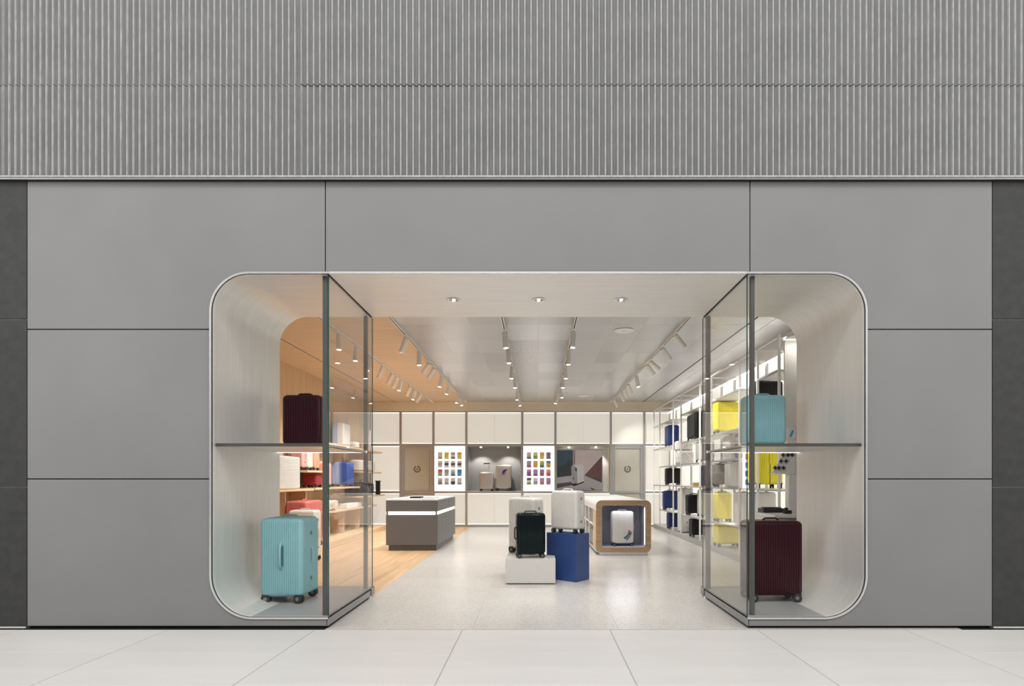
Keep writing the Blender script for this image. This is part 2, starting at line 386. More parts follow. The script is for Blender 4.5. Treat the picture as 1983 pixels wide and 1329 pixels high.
# ---------------------------------------------------------------- portal
po = empty('trim_portal'); po.name = 'trim_1'; struct(po, 'brushed metal rounded tunnel lining the shop opening')
def tunnel(name, x0, x1, z0, z1, rt, rbm, ya, yb, th, m, parent):
    def half(side, t):
        # open profile from ceiling centre joint to plinth edge
        if side < 0:
            ins = [(GL, z1)]+arc(x0+rt, z1-rt, rt, 90, 180, 16)+arc(x0+rbm, z0+rbm, rbm, 180, 270, 16)+[(GL, z0)]
            out = [(GL, z1+t)]+arc(x0+rt, z1-rt, rt+t, 90, 180, 16)+arc(x0+rbm, z0+rbm, rbm+t, 180, 270, 16)+[(GL, z0-t)]
        else:
            ins = [(GR, z1)]+arc(x1-rt, z1-rt, rt, 90, 0, 16)+arc(x1-rbm, z0+rbm, rbm, 0, -90, 16)+[(GR, z0)]
            out = [(GR, z1+t)]+arc(x1-rt, z1-rt, rt+t, 90, 0, 16)+arc(x1-rbm, z0+rbm, rbm+t, 0, -90, 16)+[(GR, z0-t)]
        return ins+out[::-1]
    for s_ in (-1, 1):
        B().prism(half(s_, th), 'y', ya, yb).build(name, m, parent, smooth=True)
tunnel('portal_lining', XL, XR, ZB, ZT, RC, RB, Y0+.006, YB, .012, M_STEEL, po)
box('portal_soffit', (GL+.006, GR-.006, Y0-.001, YB, ZT, ZT+.02), M_STEEL, po)
# bright rim: raised ring outside a thin dark groove
tunnel('portal_rim', XL-.004, XR+.004, ZB-.002, ZT+.002, RC+.004, RB+.004, Y0-.010, Y0+.01, .016, M_RIM, po)
box('soffit_rim', (GL, GR, Y0-.012, Y0+.004, ZT+.001, ZT+.012), M_RIM, po)
tunnel('rim_groove', XL, XR, ZB, ZT, RC, RB, Y0+.001, Y0+.0058, .0039, M_BLACK, po)
# black slots over the side glass
for x in (GL, GR): box('glass_channel', (x-.008, x+.008, Y0, YB, ZT-.003, ZT+.01), M_BLACK, po)
# downlights
for x, wdt in ((-.78, 0), (.015, 1), (.787, 2)):
    d = empty('downlight', (x, 5.41, ZT-.001))
    tag(d, ('recessed round downlight in the portal soffit, left of its three', 'recessed round downlight in the portal soffit, middle of its three',
            'recessed round downlight in the portal soffit, right of its three')[wdt], 'downlight', 'downlights in the portal soffit')
    rs = [[(r*cos(2*pi*k/24), r*sin(2*pi*k/24), z) for k in range(24)] for r, z in ((.040, -.001), (.058, -.001), (.058, -.006), (.044, -.007), (.038, .0))]
    B().rings(rs, caps=False).build('ring', M_CHROME, d, smooth=True)
    B().cyl((0, 0, -.002), (0, 0, .0), .040, 20).build('baffle', M_HUB, d)
    B().cyl((.006, .004, -.006), (.004, .004, -.002), .019, 16).build('lens', M_LENS, d)
    l = bpy.data.lights.new('downlight_lamp', 'SPOT'); l.energy = 48; l.spot_size = R(110); l.spot_blend = .8; l.shadow_soft_size = .03; l.color = (1, .96, .9)
    lo = bpy.data.objects.new('downlight_lamp', l); COL.objects.link(lo); lo.parent = d; lo.location = (0, 0, -.02); lo.rotation_euler = (R(32), 0, 0)

# shop shell: front return walls, bulkhead
fr = empty('wall_entrance'); struct(fr, 'inner wall of the shop around the entrance tunnel')
for sgn in (-1, 1):
    if sgn < 0:
        pts = [(XWL-.1, -.01), (GL, -.01), (GL, ZB-.013)]+arc(XL+RB, ZB+RB, RB+.013, 270, 180)+arc(XL+RC, ZT-RC, RC+.013, 180, 90)+[(GL, ZT+.013), (GL, HC+.1), (XWL-.1, HC+.1)]
    else:
        pts = [(GR, -.01), (XWR+.1, -.01), (XWR+.1, HC+.1), (GR, HC+.1), (GR, ZT+.013)]+arc(XR-RC, ZT-RC, RC+.013, 90, 0)+arc(XR-RB, ZB+RB, RB+.013, 0, -90)+[(GR, ZB-.013)]
    B().prism(pts, 'y', YB-.03, YB-.002).build('lining', M_WHITE, fr)
box('bulkhead', (GL, GR, YB-.03, YB-.002, ZT+.021, HC+.1), M_WHITE, fr)
box('jamb', (XWL-.1, XWL, Y0+.06, YBACK, -.05, HC+.1), M_WHITE, fr)
box('jamb', (XWR, XWR+.1, Y0+.06, YBACK, -.05, HC+.1), M_WHITE, fr)
box('facade_core', (XL-1.5, XL-.05, Y0+.06, Y0+.1, 0, 3.7), M_BLACK, fr)
box('facade_core', (XR+.05, XR+1.3, Y0+.06, Y0+.1, 0, 3.7), M_BLACK, fr)

# ---------------------------------------------------------------- window display fittings
def display_window(side):
    x0, x1 = (XL, GL) if side < 0 else (GR, XR)
    word = 'left' if side < 0 else 'right'
    root = empty('window_1' if side < 0 else 'window_2'); struct(root, 'frameless glass display window on the %s of the entrance' % word)
    ge = GL if side < 0 else GR
    # plinth slab
    ya, yb = Y0+.0355, YB+.12
    B().box(x0+(.30 if side < 0 else .0145), x1-(.0145 if side < 0 else .30), ya, yb, .022, ZB-.014).build('plinth', M_PLINTH, root, bevel=.002)
    fx = (XL+RB*.95, GL-.002) if side < 0 else (GR+.002, XR-RB*.95)
    B().box(fx[0], fx[1], Y0+.008, yb, ZB-.0135, ZB+.003).build('window_floor', M_PTOP, root, bevel=.0015)
    sd = (GL-.001, GL+.0) if side < 0 else (GR, GR+.001)
    B().box(ge-.014 if side < 0 else ge, ge if side < 0 else ge+.014, Y0, yb, .022, ZB+.003).build('plinth_edge', M_PLINTH, root, bevel=.002)
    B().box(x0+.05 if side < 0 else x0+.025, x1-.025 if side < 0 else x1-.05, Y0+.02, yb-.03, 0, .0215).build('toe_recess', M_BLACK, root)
    # glass
    t = .010
    gy0, gy1 = Y0+.030, YB+.06
    def pane(name, x0_, x1_, y0_, y1_, z0_, z1_, edge):
        bb = B().box(x0_, x1_, y0_, y1_, z0_, z1_)
        bb.bm.faces.ensure_lookup_table()
        for i, f in enumerate(bb.bm.faces):
            if i in edge: f.material_index = 1
        return bb.build(name, [M_GLASS, M_GEDGE], root)
    # box faces order: bottom, top, y0, x1, y1, x0
    gx0, gx1 = (ge-.002-t, ge-.002) if side < 0 else (ge+.002, ge+.002+t)
    pane('side_pane', gx0, gx1, gy0, gy1, ZB+.004, ZT-.004, (0, 1, 2, 4))
    # front pane follows the rounded opening
    if side < 0:
        pts = [(gx0-.002, ZT-.002)]+arc(XL+RC, ZT-RC, RC-.003, 90, 180)+arc(XL+RB, ZB+RB, RB-.005, 180, 270)+[(gx0-.002, ZB+.005)]
    else:
        pts = [(gx1+.002, ZT-.002)]+arc(XR-RC, ZT-RC, RC-.003, 90, 0)+arc(XR-RB, ZB+RB, RB-.005, 0, -90)+[(gx1+.002, ZB+.005)]
    B().prism(pts, 'y', gy0, gy0+t).build('front_pane', M_GLASSF, root)
    # posts
    pa = (px(625, Y0+.05), px(634, Y0+.05)) if side < 0 else (px(1453.5, Y0+.05), px(1461, Y0+.05))
    B().box(pa[0], pa[1], gy0+t+.002, gy0+t+.042, ZB+.003, ZT-.002).build('post', M_POST, root, bevel=.002)
    pb = (px(705, YB-.02), px(712, YB-.02)) if side < 0 else (px(1367, YB-.02), px(1375, YB-.02))
    B().box(pb[0], pb[1], YB-.04, YB, ZB+.003, ZT-.002).build('post', M_POST, root, bevel=.002)
    # shelf tray: dark front and side edges, polished underside, light line at the back
    sx0, sx1 = (XL+.003, pa[0]-.001) if side < 0 else (pa[1]+.001, XR-.003)
    s_ = empty('window_shelf'); tag(s_, 'slim steel display shelf across the %s window' % word, 'shelf', 'steel shelves in the display windows')
    sy0, sy1 = gy0+t+.004, YB-.06
    ex = pb[1] if side < 0 else pb[0]
    xa, xb = (sx0, ex) if side < 0 else (ex, sx1)
    B().box(xa, xb, sy0+.052, sy1, 1.503, 1.518).build('shelf_board', M_SHELFU, s_)
    B().box(sx0, sx1, sy0, sy0+.010, 1.499, 1.525).build('front_edge', M_POSTD, s_, bevel=.001)
    B().box(sx0, sx1, sy0+.0105, sy0+.051, 1.503, 1.518).build('front_strip', M_SHELFU, s_)
    exo = (ex-.01, ex) if side < 0 else (ex, ex+.01)
    B().box(exo[0]-.0105 if side < 0 else exo[0]+.0105, exo[1]-.0105 if side < 0 else exo[1]+.0105, sy0+.06, sy1, 1.497, 1.5028).build('side_edge', M_POSTD, s_)
    B().box(xa, xb, sy1, sy1+.012, 1.500, 1.520).build('rear_light_line', M_LED, s_)
display_window(-1); display_window(1)

# ---------------------------------------------------------------- shop ceiling
ce = empty('ceiling'); struct(ce, 'oak veneer and grey metal panel ceiling of the shop')
box('ceiling_slab', (XWL-.1, XWR+.1, YB-.03, YBACK+.8, HC+.03, HC+.1), M_WHITE, ce)
ex = [XWL, -3.675, -1.835]
ysp = [YB, 7.86, 9.7, 11.54, 13.38, YBACK]
for a, c in zip(ex, ex[1:]):
    for p, q in zip(ysp, ysp[1:]):
        B().box(a+.004 if a > XWL else a, c-.012, p+.0005, q-.0005, HC, HC+.025).build('veneer_panel', M_WOODC, ce)
cols = [-1.805, -1.34, -.89, -.445, .02, .485, .97, 1.40, 1.865, 2.31, 2.755, 3.0, XWR]
for i, (a, c) in enumerate(zip(cols, cols[1:])):
    src = None; ga = .012 if i == 10 else .0015
    for r in range(12):
        y = 5.89+.832*r; 
        if y+.83 > YBACK+.05: continue
        y_ = max(y, YB)
        m = M_CEILP if (a in (-.445,) and 3 <= r <= 9) else M_CEIL
        B().box(a+.003, c-ga-.001, y_+.0022, y+.8298, HC, HC+.02).build('ceiling_panel', m, ce, bevel=.001)
box('joint_filler', (-1.80, XWR, YB, YBACK, HC+.002, HC+.004), M_WHITE, ce)
box('ceiling_slot', (-3.694, -3.67, YB, YBACK, HC-.003, HC+.003), M_FRAME, ce)
box('ceiling_slot_gap', (-3.687, -3.678, YB, YBACK, HC-.0035, HC-.003), M_BLACK, ce)
box('ceiling_slot', (2.738, 2.758, YB, YBACK, HC-.002, HC+.0018), M_BLACK, ce)
for k, (x, y) in enumerate(((1.18, 7.84), (1.12, 13.9))):
    sp = B().cyl((x, y, HC-.008), (x, y, HC), .135, 32).cyl((x, y, HC-.010), (x, y, HC-.008), .012, 12, mi=1).build('ceiling_speaker', [M_WHITE, M_HUB], smooth=True)
    tag(sp, ('white round ceiling disc between the right-hand lighting tracks near the entrance', 'white round ceiling disc between the right-hand lighting tracks near the rear wall')[k], 'speaker', 'round ceiling discs')

# ---------------------------------------------------------------- lighting tracks and spotlights
def spotlight_mesh(Llen):
    b1 = B().cyl((0, 0, -.004), (0, 0, -Llen), .036, 20)
    return b1
proto_h = None
ORD = ['first', 'second', 'third', 'fourth', 'fifth', 'sixth', 'seventh', 'eighth', 'ninth', 'tenth']
def track(X, name, lights, offx, offy, sc, ya=YB+.05, yb=YBACK-.25):
    t = empty('lighting_track', (X, 0, HC)); tag(t, 'white ceiling lighting track %s' % name, 'light track', 'ceiling lighting tracks')
    B().box(-.019, .019, ya, yb, -.028, -.0005).build('rail', M_LAMP, t)
    ly = sorted(F*2.0/(CY-(offy+a[1]/sc)) if abs(X) < 1 else F*abs(X)/abs(CX-(offx+a[0]/sc)) for a, _ in lights)
    cuts = [ya+.7]+ly+[yb-.3]
    for p, q in zip(cuts, cuts[1:]):
        if q-p > .3: B().box(-.007, .007, p+.09, q-.09, -.0295, -.0281).build('track_slot', M_RUB, t)
    recs = []
    for a, bt in lights:
        ax, ay = offx+a[0]/sc, offy+a[1]/sc; bx, by = offx+bt[0]/sc, offy+bt[1]/sc
        Y = F*2.0/(CY-ay) if abs(X) < 1 else F*abs(X)/abs(CX-ax)
        recs.append((Y, (bx-ax)*Y/F, -(by-ay)*Y/F))
    recs.sort()
    for i, (Y, dx, dz) in enumerate(recs):
        Ln = .215; dy = -.012 if abs(dx) < .35*abs(dz) else .05
        if Y > 11.5 and abs(dz) < .14: dy = .10
        d = Vector((dx, dy, min(dz, -.05))).normalized()
        s_ = empty('track_spotlight', (X, Y, HC-.045))
        tag(s_, 'white cylinder spotlight, %s from the entrance on the track %s' % (ORD[i], name), 'spotlight', 'spotlights on the ceiling tracks')
        B().box(-.015, .015, -.045, .045, .006, .0165).cyl((0, 0, .006), (0, 0, -.012), .010, 10).build('mount', M_LAMP, s_)
        hb = B().cyl(d*.004, d*(Ln), .037, 20); hb.build('housing', M_LAMP, s_, smooth=True)
        B().cyl(d*(Ln-.002), d*(Ln+.0015), .030, 20).build('lens', M_LENS, s_)
        l = bpy.data.lights.new('spot_lamp', 'SPOT'); l.energy = SPOT_W; l.spot_size = R(95); l.spot_blend = .7; l.shadow_soft_size = .035; l.color = (1, .972, .935)
        lo = bpy.data.objects.new('spot_lamp', l); COL.objects.link(lo); lo.parent = s_; lo.location = d*(Ln+.02)
        lo.rotation_euler = d.to_track_quat('-Z', 'Y').to_euler()
Z7 = (620, 520, 4.7214); Z8 = (1000, 520, 4.7214)
track(-2.69, 'nearest the oak wall', [((175,570),(175,710)), ((330,685),(325,815)), ((470,790),(433,905)), ((575,875),(525,975)), ((662,940),(610,1035)),
      ((705,975),(660,1070)), ((745,1005),(720,1105)), ((825,1065),(785,1150)), ((870,1100),(848,1185)), ((920,1140),(875,1210))], *Z7)
track(-1.82, 'at the oak ceiling edge', [((790,610),(735,730)), ((905,730),(907,860)), ((1000,850),(935,935)), ((1045,895),(985,980)), ((1110,970),(1093,1070)),
      ((1180,1050),(1158,1138)), ((1260,1150),(1250,1220)), ((1284,1172),(1292,1235))], *Z7)
track(-.434, 'left of centre', [((1685,575),(1695,710)), ((1715,730),(1722,868)), ((1745,890),(1738,1008)), ((1770,985),(1778,1110)), ((1790,1110),(1787,1185)), ((1800,1170),(1810,1240))], *Z7)
track(.488, 'right of centre', [((525,570),(518,700)), ((480,745),(475,870)), ((440,890),(447,998)), ((415,985),(418,1073)), ((405,1090),(418,1150)), ((375,1150),(350,1235))], *Z8)
track(1.887, 'nearest the shelving', [((1450,570),(1560,690)), ((1335,690),(1420,800)), ((1220,800),(1325,880)), ((1190,840),(1260,915)), ((1095,920),(1120,1045)),
      ((1020,1050),(1050,1115)), ((985,1080),(1010,1140)), ((955,1100),(985,1185)), ((890,1165),(925,1220))], *Z8)

# ---------------------------------------------------------------- back wall
bw = empty('wall_back'); struct(bw, 'rear wall of backlit cream panels in a grey metal grid')
YW = YBACK; U = YW/F
def bx(x): return (x-CX)*U
def bz(y): return EYE-(y-CY)*U
box('bulkhead', (XWL, XWR, YW-.10, YW+.05, bz(797), HC), M_BEIGE, bw)
zr = [bz(1018), bz(953.5), bz(862), bz(797)]
xc = [717.5, 776.5, 840, 903.5, 1011.5, 1075.5, 1182.5, 1247, 1300]
fw_ = .028
fb = B()
for x in xc: fb.box(bx(x)-fw_, bx(x)+fw_, YW-.06, YW, 0.0, zr[3])
for z in zr[1:3]: fb.box(XWL, XWR, YW-.059, YW, z-fw_, z+fw_)
fb.box(XWL, XWR, YW-.059, YW, zr[3]-.03, zr[3]-.001); fb.box(XWL, XWR, YW-.07, YW, 0, zr[0]+.01)
fb.build('grid_frame', M_FRAME, bw)
box('core', (XWL, XWR, YW+.62, YW+.7, -.05, HC), M_WHITE, bw)
def lit(i, j, r, m=M_LIGHTP, led=True):
    a, c = bx(xc[i])+fw_, bx(xc[j])-fw_; z0, z1 = zr[r]+fw_, zr[r+1]-fw_
    B().box(a, c, YW-.02, YW-.005, z0, z1).build('backlit_panel', m, bw)
    if led:
        B().box(a+.01, c-.01, YW-.026, YW-.021, z0+.002, z0+.022).box(a+.01, c-.01, YW-.026, YW-.021, z1-.022, z1-.002).build('light_line', M_LEDB, bw)
for i in range(8):
    if i in (3, 5):
        a, c = bx(xc[i])+fw_, bx(xc[i+1])-fw_; mid = (a+c)/2
        for r in (2, 0):
            for p, q in ((a, mid-.003), (mid+.003, c)):
                B().box(p, q, YW-.02, YW-.005, zr[r]+fw_, zr[r+1]-fw_).build('backlit_panel', M_LIGHTP, bw)
            z0, z1 = zr[r]+fw_, zr[r+1]-fw_
            B().box(a+.01, c-.01, YW-.026, YW-.021, z0+.002, z0+.02).box(a+.01, c-.01, YW-.026, YW-.021, z1-.02, z1-.002).build('light_line', M_LEDB, bw)
    else:
        lit(i, i+1, 2)
        if i not in (1, 6): lit(i, i+1, 0)
lit(0, 1, 1); lit(7, 8, 1)
# extension of the grid to the right wall
B().box(bx(1300)+fw_, XWR, YW-.02, YW-.005, 0, zr[3]).build('backlit_panel', M_LIGHTP, bw)

# rear doors
def rear_door(n, xl, xr_, word):
    d = empty('door_%d' % n, ((bx(xl)+bx(xr_))/2, YW-.02, 0)); struct(d, 'beige rear door with a black wreath emblem, %s' % word)
    hw = (bx(xr_)-bx(xl))/2-fw_; zt_ = zr[2]-fw_
    B().box(-hw, -hw+.075, -.03, .02, 0, zt_).box(hw-.075, hw, -.03, .02, 0, zt_).box(-hw+.075, hw-.075, -.03, .02, zt_-.075, zt_).build('door_frame', M_FRAME, d, bevel=.004)
    B().box(-hw+.08, hw-.08, -.012, .01, .01, zt_-.08).build('door_leaf', M_DOOR, d)
    em = B(); zc = bz(909); rr = .072
    for k in range(13):
        a = R(118+304*k/12); x, z = rr*cos(a), rr*sin(a)*1.02
        tx, tz = -sin(a), cos(a)
        for s_ in (.6, -.6):
            dx, dz = tx*.7+cos(a)*s_, tz*.7+sin(a)*s_; ln = .036; nx, nz = -dz, dx; wd = .015
            em.bm.faces.new([em.bm.verts.new(q) for q in ((x, -.0135, z), (x+dx*ln*.5+nx*wd, -.0135, z+dz*ln*.5+nz*wd), (x+dx*ln, -.0135, z+dz*ln), (x+dx*ln*.5-nx*wd, -.0135, z+dz*ln*.5-nz*wd))])
    dp = [(0, .038), (.012, .01), (.015, -.008), (.010, -.024), (0, -.032), (-.010, -.024), (-.015, -.008), (-.012, .01)]
    em.bm.faces.new([em.bm.verts.new((p, -.0135, z)) for p, z in dp])
    e = em.build('emblem', M_INK, d); e.location = (0, 0, zc)
rear_door(1, 776.5, 840, 'behind the grey counter'); rear_door(2, 1182.5, 1247, 'behind the oak display box')

# lightbox posters with rows of little product pictures
def poster(x0, x1, y0, y1, colors, label):
    r = empty('poster_lightbox', ((bx(x0)+bx(x1))/2, YW-.02, (bz(y0)+bz(y1))/2)); tag(r, label, 'lightbox', 'white lightboxes with sixteen pictures')
    hw, hh = (bx(x1)-bx(x0))/2, (bz(y0)-bz(y1))/2
    B().box(-hw, hw, -.025, .01, -hh, hh).build('lit_face', M_LIGHTW, r)
    for k, cs in enumerate(colors):
        cx_ = (-.62+.41*(k % 4))*hw*1.02; cz_ = (.56-.375*(k//4))*hh
        b = B(); w_, h_ = .058, .088
        n = len(cs); ms = []
        for j, c in enumerate(cs):
            z1_ = cz_+h_-2*h_*j/n; z0_ = cz_+h_-2*h_*(j+1)/n
            b.bm.faces.new([b.bm.verts.new(q) for q in ((cx_-w_, -.0265, z0_), (cx_+w_*(1 if j % 2 == 0 else .86), -.0265, z0_), (cx_+w_, -.0265, z1_), (cx_-w_, -.0265, z1_))]).material_index = j
            ms.append(mat('print_%03d%03d%03d' % tuple(int(v*99) for v in c), tuple(v*.7+.03 for v in c), .5, emit=.24, ecol=c, noise=.2, scale=40))
        b.build('picture', ms, r)
Y_, O_, G_, T_, P_, V_, K_, W_ = (.80,.62,.05), (.85,.42,.06), (.30,.42,.10), (.10,.26,.30), (.38,.12,.22), (.40,.30,.50), (.06,.06,.07), (.75,.73,.73)
BE = (.70,.62,.42); BL = (.05,.30,.62); GY = (.42,.40,.40); RD = (.75,.10,.12); OL = (.25,.27,.16)
poster(842, 901.5, 863.5, 951.5, [(BE,BE,GY),(Y_,Y_,(.8,.7,.2)),(GY,W_,OL),(O_,(.95,.65,.1),BE),(W_,GY,W_),(W_,K_,W_),(W_,K_,W_),(W_,K_,W_),
       ((.6,.06,.2),(.6,.3,.2),(.3,.45,.25)),(GY,(.55,.5,.52)),(W_,GY,T_),(BL,(.1,.4,.7)),(W_,GY,OL),(W_,(.7,.7,.75),GY),(W_,K_),(W_,W_,GY)],
       'white lightbox of sixteen small pictures between the beige door and the grey niche')
poster(1013.5, 1073.5, 863.5, 951.5, [(BE,(.65,.5,.35),T_),((.6,.7,.4),G_),(O_,(.8,.55,.2)),((.2,.2,.3),RD,T_),(GY,V_,P_),((.8,.55,.2),O_),(Y_,G_,(.08,.2,.15)),(T_,(.5,.5,.2),O_),
       ((.55,.3,.5),P_,(.3,.1,.25)),(V_,V_,P_),((.45,.2,.4),P_),((.85,.4,.3),RD),(K_,W_,OL),(W_,GY),(V_,(.5,.3,.3),(.5,.2,.1)),(V_,(.5,.15,.4))],
       'white lightbox of sixteen small pictures between the grey niche and the picture screen')

# niche with herringbone backdrop
def niche(i, j, yt, label, m, depth=.55):
    a, c = bx(xc[i])+fw_, bx(xc[j])-fw_; z0, z1 = zr[1]+fw_, zr[2]-fw_
    r = empty('wall_niche', ((a+c)/2, YW, z0)); tag(r, label, 'niche')
    hw = (c-a)/2; h = z1-z0
    B().box(-hw, hw, depth, depth+.02, 0, h).build('back_panel', m, r)
    B().box(-hw, -hw+.012, 0, depth, 0, h).box(hw-.012, hw, 0, depth, 0, h).box(-hw, hw, 0, depth, h-.012, h).build('lining', M_FRAME if m is not M_WHITE else M_BEIGE, r)
    B().box(-hw, hw, -.02, depth, -.012, .0).build('sill', M_WHITE, r)
    for x in (-hw*.52, hw*.5):
        B().cyl((x, .12, h-.04), (x, .12, h-.012), .022, 14).build('niche_spotlight', M_LENS, r)
        l = bpy.data.lights.new('niche_lamp', 'SPOT'); l.energy = 24; l.spot_size = R(95); l.spot_blend = .5; l.shadow_soft_size = .02; l.color = (1, .96, .9)
        lo = bpy.data.objects.new('niche_lamp', l); COL.objects.link(lo); lo.parent = r; lo.location = (x, .14, h-.06); lo.rotation_euler = (R(20), 0, 0)
    return r, hw, h, z0
n1, hw1, h1, zn = niche(3, 4, 0, 'grey herringbone niche in the rear wall holding silver suitcases', M_HERR)
n2, hw2, h2, _ = niche(5, 6, 0, 'beige lined niche in the rear wall around the large picture screen', M_WHITE, .30)
# picture screen in niche 2
def poly(b, pts, y, mi): b.bm.faces.new([b.bm.verts.new((p[0], y, p[1])) for p in pts]).material_index = mi
sc_ = empty('picture_screen', (bx(1122), YW+.10, bz(911.5))); tag(sc_, 'wide picture screen showing a silver suitcase in a room corner', 'screen')
# image in photo pixels relative to centre (1122,911), scaled
def q(x, y): return ((x-1122)*U*1.007, -(y-911.5)*U*1.007)
E_ = lambda n, c: mat('screen_'+n, c, .35, emit=.30, ecol=c, noise=.05, scale=5)
b = B(); b.box(q(1077, 0)[0], q(1167.5, 0)[0], .0, .03, q(0, 951)[1], q(0, 870)[1]); b.build('bezel', M_FRAME, sc_)
b = B(); y = -.002
poly(b, [q(1078,872), q(1110,872), q(1110,921), q(1078,925)], y, 0)
poly(b, [q(1110,872), q(1166,872), q(1166,884), q(1132,921), q(1110,921)], y, 1)
poly(b, [q(1166,884), q(1166,928), q(1132,921)], y, 2)
poly(b, [q(1078,925), q(1110,921), q(1132,921), q(1166,935), q(1166,949), q(1078,949)], y, 3)
poly(b, [q(1166,928), q(1166,935), q(1132,921)], y, 4)
poly(b, [q(1110.5,872), q(1114.5,872), q(1114.5,900), q(1110.5,900)], y-.0005, 5)
poly(b, [q(1078,937), q(1106,933.5), q(1112,939), q(1078,946)], y-.0005, 4)
poly(b, [q(1096,907), q(1100,892), q(1110,890), q(1110,903), q(1104,905)], y-.0005, 6)
poly(b, [q(1078,905), q(1096,899), q(1110,905), q(1110,921), q(1078,925)], y-.0003, 6)
poly(b, [q(1106,938), q(1131,932), q(1131,935), q(1112,942)], y-.001, 7)
b.bm.faces.ensure_lookup_table()
poly(b, [q(1106.5,904), q(1109,901), q(1114,903), q(1118,907), q(1119,937), q(1108,934)], y-.0012, 8)
poly(b, [q(1109,901), q(1128,899.5), q(1131.5,902), q(1131.5,932), q(1119,937), q(1118,907), q(1114,903)], y-.0012, 9)
poly(b, [q(1114,906), q(1117,907), q(1117.5,914), q(1115,912)], y-.0015, 7)
poly(b, [q(1110,925), q(1112,925), q(1112,929), q(1110,928)], y-.0015, 7)
poly(b, [q(1143,944), q(1154,948.5), q(1147,948.5)], y-.0008, 7)
b.build('screen_image', [E_('teal', (.035,.060,.080)), E_('pink', (.42,.36,.35)), E_('brown', (.12,.055,.055)), E_('floor', (.33,.31,.32)), E_('shade', (.06,.06,.065)),
        E_('edge', (.22,.16,.17)), E_('dark', (.03,.035,.04)), E_('black', (.01,.01,.012)), E_('silverd', (.26,.25,.27)), E_('silver', (.46,.45,.46))], sc_)

# ---------------------------------------------------------------- suitcases
def half_ring(w_, d, rc, ins, gd, pitch, gap, zc, horiz=False, grooves=True):
    """front half outline (y from -gap to -d/2) in plan, inset by ins"""
    hx, hy = w_/2, d/2; pts = []
    fade = max(0.0, 1-ins/.012); g_ = gd*fade
    pts.append((-hx, -gap))
    # side grooves
    ys = [-gap-.02, -(hy-rc)]
    def groove_line(p0, p1, nx, ny, cnt, margin):
        out = []; L_ = math.dist(p0, p1); ux, uy = (p1[0]-p0[0])/L_, (p1[1]-p0[1])/L_
        if cnt < 1: return [p1]
        st = (L_-2*margin)/cnt
        for i in range(cnt):
            s0 = margin+st*i
            for t_, dd in ((.30, 0), (.40, 1), (.60, 1), (.70, 0)):
                s_ = s0+st*t_; out.append((p0[0]+ux*s_-nx*g_*dd, p0[1]+uy*s_-ny*g_*dd))
        out.append(p1); return out
    nside = max(1, int((hy-gap-rc)/pitch)) if grooves else 0
    nfr = max(3, int(round((w_-2*rc+.02)/pitch))) if grooves else 0
    pts += groove_line((-hx, -gap), (-hx, -(hy-rc)), -1, 0, nside, .01)
    for k in range(1, 5): a = R(180+90*k/4); pts.append((-hx+rc+rc*cos(a), -hy+rc+rc*sin(a)))
    pts += groove_line((-hx+rc, -hy), (hx-rc, -hy), 0, -1, nfr, .0)
    for k in range(1, 5): a = R(270+90*k/4); pts.append((hx-rc+rc*cos(a), -hy+rc+rc*sin(a)))
    pts += groove_line((hx, -(hy-rc)), (hx, -gap), 1, 0, nside, .01)
    sx, sy = (hx-ins)/hx, (hy-ins)/hy
    return [(x*sx, y*sy if abs(y) > gap+1e-6 else y, zc) for x, y in pts]
SHELLS = {}
def shell_meshes(w_, h, d, zb, grooves, pitch, m, key):
    k = (round(w_, 3), round(h, 3), round(d, 3), key, grooves)
    if k in SHELLS: return SHELLS[k]
    rc = min(.035, d*.2); gap = .006; Rz = .042
    lev = []
    for t_ in range(6):
        a = R(90*t_/5); lev.append((Rz*(1-sin(a)), zb+Rz*(1-cos(a))))
    lev = [(i, z) for i, z in lev]+[(i, h-(z-zb)) for i, z in lev[::-1]]
    b = B(); b.rings([half_ring(w_, d, rc, i, .0055, pitch, gap, z, grooves=grooves) for i, z in lev], closed=True)
    o = b.build('front_shell', m, None, smooth=True); me = o.data; bpy.data.objects.remove(o)
    SHELLS[k] = me; return me
WH = {}
def wheel_meshes(big):
    if big in WH: return WH[big]
    r = .040 if big else .026; q_ = r/.026
    b = B()
    for s_ in (-1, 1):
        x0, x1 = (s_*.004*q_, s_*.018*q_); rs = []
        for xx, rr in ((x0, r*.82), (x0, r), (x1, r), (x1, r*.8)):
            rs.append([(xx, rr*cos(2*pi*k/16), r+rr*sin(2*pi*k/16)) for k in range(16)])
        b.rings(rs)
        b.cyl((x1, 0, r), (x1+s_*.0012, 0, r), r*.45, 10, mi=1)
    o = b.build('wheel', [M_RUB, M_HUB], None, smooth=True); wm = o.data; bpy.data.objects.remove(o)
    b = B(); b.box(-.0035*q_, .0035*q_, -.010, .010, r*.6, r*1.9); b.box(-.020*q_, .020*q_, -.020*q_, .020*q_, r*1.55, r*1.95)
    o = b.build('wheel_housing', M_RUB, None); hm = o.data; bpy.data.objects.remove(o)
    WH[big] = (wm, hm, r); return WH[big]
def mk(name, me, parent, loc=(0, 0, 0), rz=0):
    o = bpy.data.objects.new(name, me); COL.objects.link(o); o.parent = parent; o.location = loc; o.rotation_euler = (0, 0, rz); return o
